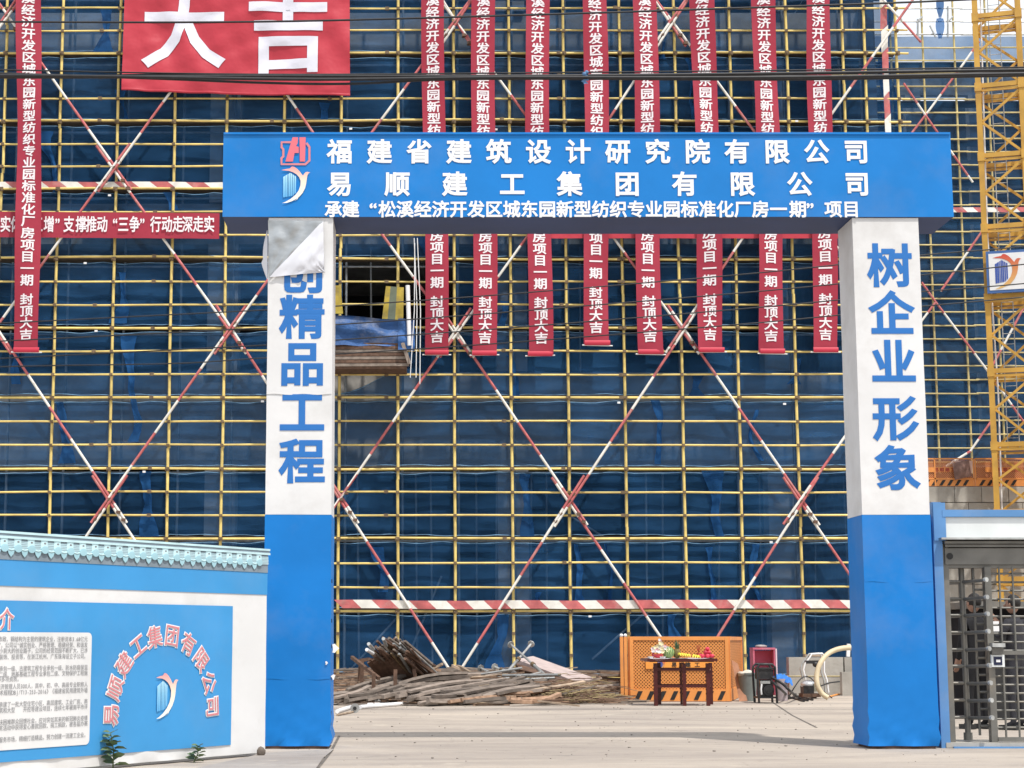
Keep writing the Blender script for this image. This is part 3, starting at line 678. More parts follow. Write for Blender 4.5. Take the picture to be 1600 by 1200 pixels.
# sewn hem lines on the lintel
hm = MB()
for z in (ZT - .012,): hm.box((-2.155, GD - .037, z - .012), (5.995, GD - .027, z + .012))
hm.build('hem', M['gateblue2'], gate)
COLS = [(-1.645, -.925), (4.868, 5.607)]
for ci, (x0, x1) in enumerate(COLS):
    wrapbox((x0, GD, ZW), (x1, GD + .68, ZB - .006), .1, 1.2).build('white_cladding', M['gatewhite'], gate)
    # foot of the blue sheet creases and flares a little
    mb = wrapbox((x0 - .004, GD - .004, .03), (x1 + .004, GD + .684, ZW - .003), .09, 1.2)
    for v in mb.v:
        t = max(0, .75 - v.z) / .75
        if t > 0:
            v.x += t * t * .02 * math.sin(v.z * 31 + v.x * 23) ; v.y += t * t * .03 * math.sin(v.z * 27 + v.x * 17 + 1.3)
            v.x += t * .012 * (1 if v.x > (x0 + x1) / 2 else -1)
    mb.build('blue_cladding', M['gateblue2'], gate)
    MB().box((x0 + .03, GD + .03, 0), (x1 - .03, GD + .65, .05)).build('foot', M['rust'], gate)
# laps where one sheet of cladding ends over the next
for (x0, x1), ys_ in zip(COLS, ((1057, 612), (905,))):
    for y in ys_:
        z = P(650, y, GD).z; nm = M['gatewhite'] if z > ZW else M['gateblue2']
        MB().grid(lambda u, v, x0=x0, x1=x1, z=z: Vector((x0 + (x1 - x0) * u, GD - .0055 - .003 * math.sin(u * 9), z - .03 * v + .006 * math.sin(u * 14))), 14, 2).build('sheet_lap', nm, gate)
# worn places, lacing holes
lc = MB()
for y in (908, 970, 1010, 1060, 1114, 1130):
    p = P(521 + rnd.uniform(-3, 1), y, GD + .1)
    lc.box((COLS[0][1] + .001, GD + .09, p.z - .02), (COLS[0][1] + .012, GD + .12, p.z + .02))
lc.build('eyelet', M['black'], gate, kind='stuff')
for (x, y, s_) in ((523, 1013, .05), (521, 1058, .03), (510, 1036, .02)):
    p = P(x, y, GD); mb = MB()
    mb.prism([(math.cos(t) * s_ * (.6 + .4 * math.sin(3 * t + x)), math.sin(t) * s_) for t in [i * .7 for i in range(9)]], lambda a, b, d, p=p: Vector((p.x + a, GD - .012 - d, p.z + b)), .006)
    mb.build('torn_patch', M['plainwhite'], gate)
# peeled corner of the left column: bare metal sheet, folded flap
xl = COLS[0][0]
sheet = [P(419, 345, GD - .012), P(505, 346, GD - .012), P(421, 434, GD - .012)]
mb = MB()
def f(u, v):
    p = sheet[0] + (sheet[1] - sheet[0]) * u * (1 - v) + (sheet[2] - sheet[0]) * v
    dent = .022 * math.cos((u - v) * 7) * (1 - v) + .02 * noise.noise(Vector((u * 5, v * 5, 1)))
    return p + Vector((0, -.004 - abs(dent), 0))
mb.grid(f, 14, 14, smooth=True); mb.build('bare_metal_patch', M['steel'], gate)
mb = MB()
A, B, C = P(505, 346, GD), P(421, 434, GD), P(507, 426, GD - .0)
def f(u, v):
    e = A + (B - A) * u; p = e + (C - e) * v
    lift = .02 + .05 * math.sin(math.pi * min(1, v * .9 + .1)) * (.4 + .6 * math.sin(math.pi * u)) + .03 * noise.noise(Vector((u * 4, v * 6, 3))) + .012 * noise.noise(Vector((u * 14, v * 9, 3)))
    return p + Vector((0, -abs(lift), .012 * noise.noise(Vector((u * 9, 0, 0))) * v * 3))
mb.grid(f, 14, 12); mb.build('folded_flap', mat('sheet_reverse_white', (.66, .67, .72), .4, .05, 3), gate)
mb = MB()
def f(u, v):
    p = P(418 - 7 * math.sin(math.pi * v) * u * (1.4 if v > .6 else .9) - 1 * u, 360 + 76 * v, GD + .1 + .05 * u)
    return p
mb.grid(f, 3, 12); mb.build('loose_edge', MATS['sheet_reverse_white'], gate)
# lettering of the lintel
def char_line(txt, xs, py, em, D, m, parent, off=.024, out=.028, name='character', sx=1.):
    for ch, px in zip(txt, xs):
        if ch == ' ': continue
        mb = MB(); put(mb, ch, on_plane(px, py, D, em * sx, em, out), off); mb.build(name, m, parent)
PXM = P(651, 270, GD).x - P(650, 270, GD).x          # metres per picture pixel at the gate
l1 = '福建省建筑设计研究院有限公司'; l2 = '易顺建工集团有限公司'; l3 = '承建“松溪经济开发区城东园新型纺织专业园标准化厂房一期”项目'
char_line(l1, [531 + 62 * i for i in range(14)], 237.5, 40 * PXM, GD, M['letterwhite'], gate, .030)
char_line(l2, [531 + 89.7 * i for i in range(10)], 288, 40 * PXM, GD, M['letterwhite'], gate, .030)
x3 = [521, 548, 583] + [605 + 27.8 * i for i in range(24)] + [1265, 1301, 1329]
x3 = [521, 548, 583] + [605 + 27.75 * i for i in range(23)] + [1246, 1265, 1301, 1329]
n3 = len(l3); x3 = x3[:n3]
char_line(l3, x3, 327.5, 27.5 * PXM, GD, M['letterwhite'], gate, .028)
for ch, y in zip('创精品工程', (424, 495, 568, 643, 720)):
    char_line(ch, [472], y, 71 * PXM * 1.0, GD, M['letterblue'], gate, .030, .005)
for ch, x, y in zip('树企业形象', (1390, 1393, 1396, 1399, 1402), (414.5, 489, 565, 653, 731)):
    char_line(ch, [x], y, 71 * PXM, GD, M['letterblue'], gate, .030, .005)
# logos ---------------------------------------------------------------
BIRD = [(250, 412), (320, 395), (395, 383), (412, 362), (430, 350), (470, 360), (515, 392), (560, 440), (595, 490), (610, 505), (628, 472), (652, 446), (682, 440), (725, 452), (700, 465), (682, 500), (672, 560), (662, 640), (645, 715), (605, 795), (550, 862), (500, 908), (448, 936), (500, 898), (545, 850),
        (500, 895), (430, 935), (350, 962), (270, 966), (330, 942), (410, 895), (490, 825), (540, 755), (568, 670), (570, 590), (545, 530), (500, 480), (440, 445), (380, 425), (310, 418)]
BIRD = [q for q in BIRD if q not in ((500, 908), (448, 936), (500, 898), (545, 850))]
BIRD2 = [(556, 850), (520, 900), (448, 938), (500, 906), (540, 862)]
TOWER = [(285, 525), (400, 455), (495, 520), (495, 790), (440, 845), (285, 870)]
def gradmat(name, c0, c1, c2):
    m = bpy.data.materials.new(name); m.use_nodes = True; n = m.node_tree; b = n.nodes['Principled BSDF']; b.inputs['Roughness'].default_value = .5
    t = n.nodes.new('ShaderNodeTexCoord'); s = n.nodes.new('ShaderNodeSeparateXYZ'); r = n.nodes.new('ShaderNodeValToRGB')
    n.links.new(t.outputs['Generated'], s.inputs[0]); n.links.new(s.outputs['Z'], r.inputs[0])
    r.color_ramp.elements[0].color = (*c0, 1); r.color_ramp.elements[1].color = (*c2, 1); e = r.color_ramp.elements.new(.6); e.color = (*c1, 1)
    n.links.new(r.outputs[0], b.inputs['Base Color']); MATS[name] = m; return m
birdpale = gradmat('logo_bird_pale', (.85, .85, .78), (.85, .72, .58), (.80, .30, .30))
birdred = gradmat('logo_bird_red', (.75, .48, .16), (.62, .22, .08), (.60, .06, .04))
towpale = gradmat('logo_tower_pale', (.10, .40, .74), (.25, .58, .82), (.45, .75, .88))
towblue = mat('logo_tower_blue', (.05, .10, .38), .5, .05, 3)
def logo(parent, fn, bm_, tm, solid=False):
    """fn(x,y,d): logo space -.5...5, y up"""
    g = lambda q: ((q[0] - 487) / 520, (660 - q[1]) / 520)
    mb = MB(); 
    from mathutils.geometry import tessellate_polygon
    pl = [g(q) for q in BIRD]; tr = tessellate_polygon([[Vector((x, y, 0)) for x, y in pl]])
    mb.add([fn(x, y, .006) for x, y in pl], [t for t in tr]); 
    pl = [g(q) for q in BIRD2]; mb.add([fn(x, y, .006) for x, y in pl], [tuple(range(len(pl)))])
    mb.build('bird_emblem', bm_, parent)
    mb = MB(); xs = [285, 318, 322, 350, 358, 372, 380, 402, 408, 432, 440, 462, 470, 495]
    for a, b in zip(xs[::2], xs[1::2]):
        top = lambda x: 525 - (x - 285) * 70 / 115 if x < 400 else 455 + (x - 400) * 65 / 95
        bot = lambda x: 870 - (x - 285) * 25 / 155 if x < 440 else 845 - (x - 440)
        q = [(a, top(a)), (b, top(b)), (b, bot(b)), (a, bot(a))]
        mb.add([fn(*g(p), .004) for p in q], [(3, 2, 1, 0)])
    mb.build('tower_emblem', tm, parent)
c = P(462, 290, GD); S = 47 * PXM / .95
logo(gate, lambda x, y, d: Vector((c.x + x * S, GD - .028 - d, c.z + y * S)), birdpale, towpale)
# H-shaped emblem in a ring
e = lambda x, y: (420 + x / 9.23, 200 + y / 9.23)
def E_(x, y, out=.03): px, py = e(x, y); p = P(px, py, GD); return Vector((p.x, GD - out, p.z))
mb = MB()
ringp = [(335, 215), (188, 215), (188, 290), (212, 318), (212, 420), (186, 445), (186, 532), (530, 532), (588, 480), (588, 285), (545, 225)]
RN = len(ringp); pv = [E_(*q) for q in ringp]; ro = []
for i_, p in enumerate(pv):
    d0 = (p - pv[max(i_ - 1, 0)]); d1 = (pv[min(i_ + 1, RN - 1)] - p); nn = Vector((0, 0, 0))
    for dd in (d0, d1):
        if dd.length > 1e-6: dd = dd.normalized(); nn += Vector((-dd.z, 0, dd.x))
    nn = nn.normalized() * .013; ro += [p + nn, p - nn]
mb.add(ro, [(2 * i_, 2 * i_ + 1, 2 * i_ + 3, 2 * i_ + 2) for i_ in range(RN - 1)])
mb.build('ring_emblem', M['pink'], gate)
mb = MB()
for poly in ([(345, 145), (425, 145), (420, 225), (398, 272), (435, 285), (435, 372), (375, 372), (350, 495), (243, 495)], [(445, 145), (535, 145), (525, 495), (450, 495)]):
    pl = [E_(x, y, .034) for x, y in poly]; mb.add(pl, [tuple(range(len(pl)))[::-1]])
mb.build('letter_emblem', mat('emblem_red', (.72, .16, .20), .5, .05, 2), gate)

# ================================================================== RED BANNERS
BTXT = '松溪经济开发区城东园新型纺织专业园标准化厂房项目一期 封顶大吉'
def vbanner(xt, xb, w, ybot, label, D, group, tops=-60, rods=True):
    """xt: picture x of its middle at y=0, xb at the bottom"""
    t = thing('hanging_banner', label, 'banner', P(xb, ybot, D), group)
    sc_ = P(651, 400, D).x - P(650, 400, D).x; hw = w * sc_ / 2
    pb = P(xb, ybot, D); pt = P(xt + (xt - xb) * 0.1, tops, D); H = pt.z - pb.z
    ph = rnd.uniform(0, 20)
    def cx(z): u = (z - pb.z) / H; return pb.x + (pt.x - pb.x) * u + .03 * math.sin(z * .6 + ph)
    tw1, tw2 = rnd.uniform(.06, .16), rnd.uniform(.9, 1.6)
    def yy(x, z): return D + .03 * math.sin(z * .9 + ph) + x * tw1 * 2.2 * math.sin(z * tw2 + ph * 2)
    MB().grid(lambda u, v: Vector((cx(pb.z + H * v) + (u - .5) * 2 * hw, yy((u - .5) * 2 * hw, pb.z + H * v), pb.z + H * v)), 6, 60).build('cloth', M['banner'], t)
    MB().grid(lambda u, v: Vector((pb.x + (u - .5) * 2 * hw * 1.02, D - .035 - .02 * math.sin(math.pi * v), pb.z - .03 + .13 * v)), 4, 4).build('bottom_hem', mat('banner_hem_red', (.50, .03, .06), .5, .05, 3), t)
    MB().tube([Vector((pb.x - hw - .07, D, pb.z - .02)), Vector((pb.x + hw + .07, D, pb.z - .02 + rnd.uniform(-.02, .02)))], .017, 6).build('rod', M['plainwhite'], t)
    y = ybot - 26.5
    for ch in BTXT[::-1]:
        if ch == ' ': y -= 11.5; continue
        if y < -30: break
        p = P(650, y, D)
        x0 = cx(p.z); em = 21.5 * sc_
        mb = MB(); put(mb, ch, lambda a, b, x0=x0, p=p: Vector((x0 + a * em, yy(a * em, p.z + b * em) - .012, p.z + b * em * .86)), .024); y -= 18.35
        mb.build('character', M['bannerwhite'], t)
DB = DS - .42
grp = 'red vertical banners over the entrance'
BN = [(677, 682.5, 36, 553), (756, 757, 37.5, 554), (839.5, 844, 37.5, 555), (929.5, 933.5, 38.5, 538), (1006.5, 1017, 38.5, 552), (1098, 1112, 38.5, 549), (1194, 1207, 37.5, 551), (1279, 1290, 38, 549)]
LB = ['red vertical banner beside the loading opening, leftmost of the eight behind the lintel',
      'red vertical banner second from the left of the eight behind the lintel',
      'red vertical banner third from the left of the eight behind the lintel',
      'red vertical banner ending higher than its neighbours, fourth from left behind the lintel',
      'red vertical banner fifth from the left of the eight behind the lintel',
      'red vertical banner third from the right of the eight behind the lintel',
      'red vertical banner second from the right of the eight behind the lintel',
      'red vertical banner nearest the right gate column']
for (a, b, w_, yb), l in zip(BN, LB): vbanner(a, b, w_, yb, l, DB, grp)
vbanner(46, 41.5, 39, 549, 'lone red vertical banner at the far left crossing the horizontal slogan banner', DB - .1, grp)
# horizontal slogan banner, left
t = thing('slogan_banner', 'red horizontal banner with white slogan left of the gate', 'banner', P(170, 372, DS - .3))
D = DS - .31; a = P(-120, 330, D); b = P(343, 331, D); hh = a.z - P(0, 370, D).z
MB().grid(lambda u, v: Vector((a.x + (b.x - a.x) * u, D + .012 * math.sin(u * 40), a.z - hh * (1 - v) - .05 * u)), 60, 4).build('cloth', M['banner'], t)
mb = MB()
sl = [('实', 9), ('体', 25.5), ('“', 38), ('五', 59), ('增', 77), ('”', 90), ('支', 108), ('撑', 127), ('推', 143), ('动', 160), ('“', 180), ('三', 193), ('争', 210.5), ('”', 222.5),
      ('行', 243.5), ('动', 261), ('走', 278), ('深', 293), ('走', 310), ('实', 327)]
for ch, px in sl:
    mb = MB(); c_ = P(px, 350.5, D); em = 17.5 / 61.5; eh = 27. / 61.5
    put(mb, ch, lambda x, y, c_=c_: Vector((c_.x + x * em, D - .028, c_.z + y * eh)), .022)
    mb.build('character', M['bannerwhite'], t)
# second horizontal banner, only its lower edge shows under the lintel
t = thing('slogan_banner', 'red horizontal banner strip showing just under the lintel behind the vertical banners', 'banner', P(1080, 374, DS - .3))
a = P(856, 330, D); b = P(1312, 330, D)
MB().grid(lambda u, v: Vector((a.x + (b.x - a.x) * u, D + .012 * math.sin(u * 40), a.z - hh * 1.06 * (1 - v))), 60, 4).build('cloth', M['bigbanner'], t)
# big banner
D = DS - .35
t = thing('big_banner', 'large red banner with two huge white characters at upper left', 'banner', P(370, 148, D))
tl, trr, bl, br = P(196, -60, D), P(546, -60, D), P(190.5, 142, D), P(547, 150, D)
def bigy(x, z): return D + .10 * noise.noise(Vector((x * .6, 0, z * .5))) + .075 * noise.noise(Vector((x * 1.9 + z * .9, 3, z * .6))) + .03 * noise.noise(Vector((x * 1.2 - z * 2.6, 9, z * 1.5)))
def f(u, v):
    p = (bl * (1 - u) + br * u) * (1 - v) + (tl * (1 - u) + trr * u) * v; p.z -= .06 * math.sin(math.pi * u) * (1 - v) * .4
    return Vector((p.x, bigy(p.x, p.z), p.z))
MB().grid(f, 60, 36).build('cloth', M['bigbanner'], t)
hm = MB(); 
def f(u, v):
    p = bl * (1 - u) + br * u; return Vector((p.x, bigy(p.x, p.z) - .01 - .012 * math.sin(math.pi * v), p.z + .01 + .05 * v - .02 * math.sin(math.pi * u)))
hm.grid(f, 40, 2).build('hem', M['bigbanner'], t)
import bmesh
def dense(mb, maxlen):
    """cut a flat glyph mesh finer so it can follow folds"""
    me = bpy.data.meshes.new('tmp'); me.from_pydata(mb.v, [], mb.f); bm2 = bmesh.new(); bm2.from_mesh(me); bpy.data.meshes.remove(me)
    lo = [min(v.co[i] for v in bm2.verts) for i in range(3)]; hi = [max(v.co[i] for v in bm2.verts) for i in range(3)]
    for ax in (0, 2):
        x = lo[ax] + maxlen
        while x < hi[ax]:
            co = [0, 0, 0]; co[ax] = x; no = [0, 0, 0]; no[ax] = 1
            bmesh.ops.bisect_plane(bm2, geom=bm2.verts[:] + bm2.edges[:] + bm2.faces[:], plane_co=co, plane_no=no); x += maxlen
    bm2.verts.index_update(); r = MB(); r.add([v.co.copy() for v in bm2.verts], [[v.index for v in f_.verts] for f_ in bm2.faces], 0, True); bm2.free(); return r
for ch, px, py, ew, eh in (('大', 287.5, 43.5, 140, 139), ('吉', 450, 49, 139, 143)):
    mb = MB(); put(mb, ch, on_plane(px, py, D, ew / 62.2, eh / 62.2, 0), .022); mb = dense(mb, .12)
    for v in mb.v: v.y = bigy(v.x, v.z) - .018
    mb.build('character', M['bigwhite'], t)

# ================================================================== HOARDING AT LEFT
WA = P(412, 1100, 18.7); WA.z = 0
WD = Vector((-.5406, -.8413, 0)); WN = Vector((.8413, -.5406, 0))
def wsz(px, py):
    d = ray(px, py); o = Vector((0, 0, EYE)); t = (WA - o).dot(WN) / d.dot(WN); p = o + d * t
    return (p - WA).dot(WD), p.z
def W(s, z, out=0.): return WA + WD * s + WN * out + Vector((0, 0, z))
def WP(px, py, out=0.): s, z = wsz(px, py); return W(s, z, out)
hoard = thing('hoarding', 'blue and white printed site hoarding with company emblem and pale tiled coping', 'hoarding', W(2, 0, -.05))
SL = 5.2
zfas = wsz(200, 884)[1]; zband = wsz(200, 920)[1]; ztop = wsz(200, 843)[1]; zpan1 = wsz(200, 943.)[1]; zpan0 = wsz(200, 1176)[1]; spr = wsz(361, 1050)[0]
def wsheet(s0, s1, z0, z1, out, m, name, nu=None, crease=0.):
    mb = MB(); nu = nu or max(2, int(abs(s1 - s0) / .1)); nv = max(2, int((z1 - z0) / .08))
    def f(u, v):
        s = s0 + (s1 - s0) * u; z = z0 + (z1 - z0) * v
        o = out + .004 * noise.noise(Vector((s * 2, z * 2, 0))) + crease * max(0, .35 - z) * noise.noise(Vector((s * 3.1, z * 9, 5)))
        return W(s, z, o)
    mb.grid(f, nu, nv); return mb.build(name, m, hoard)
fr = MB(); a_, b_ = W(-.02, .02, -.12), W(SL, .02, -.12)
mbx = MB()
vs = [W(-.02, .02, -.10), W(SL, .02, -.10), W(SL, .02, -.02), W(-.02, .02, -.02)]; vs2 = [v + Vector((0, 0, ztop - .06)) for v in vs]
mbx.add(vs + vs2, [(0, 1, 2, 3), (7, 6, 5, 4), (0, 4, 5, 1), (1, 5, 6, 2), (2, 6, 7, 3), (3, 7, 4, 0)]); mbx.build('core_panel', M['galv'], hoard)
wsheet(-.03, SL, .03, zband, 0.0, M['hoardwhite'], 'white_sheet', crease=.1)
wsheet(-.032, SL, zband - .012, zfas + .02, .006, M['hoardblue'], 'blue_band')
wsheet(spr, SL, zpan0, zpan1, .012, M['hoardblue'], 'blue_panel')
# text box with rounded corners
s0 = wsz(139, 1075)[0]; zt_ = wsz(139, 988.5)[1]; zb_ = wsz(138, 1163)[1]; rr = .045
poly = []
for cx_, cz_, a0 in ((s0 + rr, zt_ - rr, 90), (s0 + rr, zb_ + rr, 180)):
    for i in range(7): t_ = R(a0 + 15 * i); poly.append((cx_ - math.cos(t_ - R(0)) * -rr * 1, cz_ + math.sin(t_) * rr))
poly = [(SL - .05, zt_)] + poly + [(SL - .05, zb_)]
mb = MB(); mb.add([W(s, z, .020) for s, z in poly], [tuple(range(len(poly)))]); mb.build('text_box', M['hoardwhite'], hoard)
lines = [(998.5, '要以建筑、市政、钢结构为主营的建筑企业，注册资本3.68亿元'), (1007.5, '公有限公司”。公司以“诚实创业、严格管理、稳健经营、和谐发'), (1016, '展契机创新，从小到大的创业路子，公司的经营范围不断扩大，已涉'),
         (1025, '程监理、装修装饰、投资等，在浙江杭州、广东珠海设立子公司。'), (1042.5, '筑装饰工程专业承包一级、古建筑工程专业承包一级、防水防腐保温'), (1051, '路工程专业承包二级、地基基础工程专业承包二级、文物保护工程施'),
         (1060.5, '工等多项资质。'), (1069, '技术人员和经济管理人员300人，其中，初、中、高级专业职称人'), (1078, '《应用技术规程DBJ/T13-253-2016》《福建省民用建筑外墙'), (1095.5, '在大江南北承建了一批大型住宅小区、高层建筑、工业厂房、商'),
         (1104, '、拉萨等建筑和大型土方开挖等建设项目，连续七年被南平市评'), (1121.5, '责，应对帮扶困难群众回馈社会，应对突如其来的新冠肺炎疫情'), (1130, '乡村”精准扶贫活动中获得爱心善款回款、捐工捐款，被各届办赛'), (1147.5, '任，竭诚服务市场，精细打造精品，努力创建一流建工企业。')]
mb = MB(); emh = .050
for y, tx in lines:
    s, z = wsz(134, y); short = len(tx) < 12
    if short: s, z = wsz(30, y)
    for ch in tx[::-1]:
        k = .5 if ord(ch) < 0x2000 or ch in '“”' else .9
        if tx.endswith('。') and ch == '。' and not short: pass
        put(mb, ch, lambda a, b, s=s, z=z, k=k: W(s + emh * k / 2 - a * emh * .95, z + b * emh * 1.0, .024), 0); s += emh * k * 1.05
        if s > SL: break
mb.build('small_print', M['greyprint'], hoard, kind='stuff')
arc = [('易', 171, 1117), ('顺', 177.5, 1075), ('建', 191.5, 1037.5), ('工', 213.5, 1009), ('集', 239.5, 995), ('团', 266.5, 993), ('有', 292, 1006), ('限', 312, 1030), ('公', 324.5, 1066), ('司', 330, 1104)]
pts = [wsz(x, y) for _, x, y in arc]
# circle through first, middle and last
def circ(a, b, c):
    ax, ay = a; bx, by = b; cx_, cy_ = c; d = 2 * (ax * (by - cy_) + bx * (cy_ - ay) + cx_ * (ay - by))
    ux = ((ax * ax + ay * ay) * (by - cy_) + (bx * bx + by * by) * (cy_ - ay) + (cx_ * cx_ + cy_ * cy_) * (ay - by)) / d
    uy = ((ax * ax + ay * ay) * (cx_ - bx) + (bx * bx + by * by) * (ax - cx_) + (cx_ * cx_ + cy_ * cy_) * (bx - ax)) / d
    return ux, uy
cs, cz = circ(pts[0], ((pts[4][0] + pts[5][0]) / 2, (pts[4][1] + pts[5][1]) / 2), pts[9])
print('ARC', cs, cz, [round(math.hypot(p[0] - cs, p[1] - cz), 3) for p in pts])
for (ch, _, _), (s, z) in zip(arc, pts):
    vx, vz = -(s - cs), z - cz; L_ = math.hypot(vx, vz); ux, uz = vx / L_, vz / L_      # outward in reader's right/up frame
    def fn(a, b, o, s=s, z=z, ux=ux, uz=uz):
        em = .215; rx, rz = uz, -ux; X = a * em * rx + b * em * 1.0 * ux; Z = a * em * rz + b * em * 1.0 * uz
        return W(s - X, z + Z, o)
    mb = MB(); mb2 = MB(); put(mb, ch, lambda a, b, fn=fn: fn(a, b, .018), .052); put(mb2, ch, lambda a, b, fn=fn: fn(a, b, .024), .006)
    mb.build('character_outline', M['plainwhite'], hoard); mb2.build('character', M['pink'], hoard)
mb = MB(); mb2 = MB(); s, z = wsz(8, 967)
put(mb, '介', lambda a, b: W(s - a * .17, z + b * .19, .018), .06); put(mb2, '介', lambda a, b: W(s - a * .17, z + b * .19, .024), .006)
put(mb, '简', lambda a, b: W(s + .24 - a * .17, z + b * .19, .018), .06); put(mb2, '简', lambda a, b: W(s + .24 - a * .17, z + b * .19, .024), .006)
mb.build('heading_outline', M['plainwhite'], hoard); mb2.build('heading', M['pink'], hoard)
s, z = wsz(258, 1087.); Z1 = wsz(258, 1052)[1] - wsz(258, 1122)[1]; S2 = Z1 / 1.17
logo(hoard, lambda x, y, d: W(s - x * S2 * 1.0, z + y * S2, .018 + d), birdpale, towpale)
# coping: ridge, pan tiles, half-round tiles with end caps and pendants, fascia
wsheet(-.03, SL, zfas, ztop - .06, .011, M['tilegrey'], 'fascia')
def wbox(s0, s1, z0, z1, o0, o1, m, name):
    mb = MB(); vs = [W(s0, z0, o0), W(s1, z0, o0), W(s1, z0, o1), W(s0, z0, o1)]; vs2 = [W(s0, z1, o0), W(s1, z1, o0), W(s1, z1, o1), W(s0, z1, o1)]
    mb.add(vs + vs2, [(0, 1, 2, 3), (7, 6, 5, 4), (0, 4, 5, 1), (1, 5, 6, 2), (2, 6, 7, 3), (3, 7, 4, 0)]); return mb.build(name, m, hoard)
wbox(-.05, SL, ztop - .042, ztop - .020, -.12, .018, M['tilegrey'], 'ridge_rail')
wbox(-.05, SL, ztop - .020, ztop, -.13, .024, M['tilecyan'], 'ridge_rail')
wbox(-.05, SL, ztop - .062, ztop - .042, -.10, .026, M['tilecyan'], 'ridge_rail')
o_t, z_t, o_b, z_b = .014, ztop - .062, .018, ztop - .150
mb = MB(); mb.grid(lambda u, v: W(-.03 + (SL + .03) * u, z_b + (z_t - z_b) * v - .012, o_b + (o_t - o_b) * v + .006 * math.cos(v * 40) * 0), 4, 10)
mb.build('pan_tile_bed', mat('pan_tile_print', (.33, .44, .49), .6, .1, 5), hoard)
for k in range(5):
    t_ = .12 + .17 * k
    o_, z_ = o_b + (o_t - o_b) * t_, z_b + (z_t - z_b) * t_
    wbox(-.03, SL, z_ - .010, z_ - .004, o_ - .01, o_ + .002, M['tilecyan'], 'pan_tile_course')
tile_px = [4, 25, 46, 67, 88, 108, 128, 147, 166, 184.5, 203, 221, 239, 257, 274, 291, 308, 324, 340.5, 357, 372.5, 388, 403]
ss_ = [wsz(x, 860)[0] for x in tile_px]; pitch = (ss_[0] - ss_[-1]) / (len(ss_) - 1); print('PITCH', pitch, ss_[-1])
basis = Matrix((WD, WN, Vector((0, 0, 1)))).transposed().to_4x4()
def wmesh(mb, name, m):    # mesh in local (s, out, z) axes so that copies can share it
    o = mb.build(name, m, hoard); o.data.transform(Matrix.Translation(wloc(hoard))); return o
h0 = wloc(hoard)
tm_ = MB(); rt = .036; rs = pitch * .27
def half(u, v):
    an = math.pi * u; return Vector((math.cos(an) * rs, o_b + (o_t - o_b) * v + math.sin(an) * .007, z_b + (z_t - z_b) * v))
tm_.grid(half, 8, 3)
capm = MB(); capm.tube([Vector((0, o_b - .004, z_b + .006)), Vector((0, o_b + .010, z_b + .006))], .034, 16)
for v in capm.v: v.x *= rs / .034 * 1.02
penm = MB(); penm.add([Vector((-.046, o_b + .004, z_b - .012)), Vector((.046, o_b + .004, z_b - .012)), Vector((.03, o_b + .004, z_b - .05)), Vector((0, o_b + .004, z_b - .075)), Vector((-.03, o_b + .004, z_b - .05))], [(0, 1, 2, 3, 4)])
PK = pitch * .27 / .046
penm.add([Vector((-.046, o_b - .008, z_b - .012)), Vector((.046, o_b - .008, z_b - .012)), Vector((.03, o_b - .008, z_b - .05)), Vector((0, o_b - .008, z_b - .075)), Vector((-.03, o_b - .008, z_b - .05))], [(4, 3, 2, 1, 0)])
for v in penm.v: v.x *= PK; v.z += .006
lipm = MB(); lipm.tube([Vector((-pitch / 2 + .03, o_b + .002, z_b)), Vector((0, o_b + .003, z_b - .010)), Vector((pitch / 2 - .03, o_b + .002, z_b))], .007, 6)
holm = MB(); hz = z_b + (z_t - z_b) * .72; ho = o_b + (o_t - o_b) * .72 + .007; holm.tube([Vector((0, ho - .004, hz)), Vector((0, ho + .002, hz))], .008, 8)
for v in holm.v: v.x *= 1.6
protos = {}
smin = ss_[-1]
for i in range(int((SL - smin) / pitch)):
    s = smin + pitch * i
    for nm, src, mm, ds in (('roof_tile', tm_, M['tilecyan'], 0), ('end_cap', capm, mat('cap_tile_glaze', (.34, .56, .63), .5, .12, 6, rand=.05), 0), ('nail_hole', holm, M['greyprint'], 0),
                            ('drip_tile', penm, MATS['cap_tile_glaze'], pitch / 2), ('tile_lip', lipm, M['tilecyan'], pitch / 2)):
        if nm not in protos:
            me = bpy.data.meshes.new(nm); me.from_pydata(src.v, [], src.f); me.materials.append(mm); me.polygons.foreach_set('use_smooth', src.sm)
            me.transform(basis); protos[nm] = me
        p = W(s + ds, 0, 0) - h0
        piece(nm, protos[nm], hoard, p)
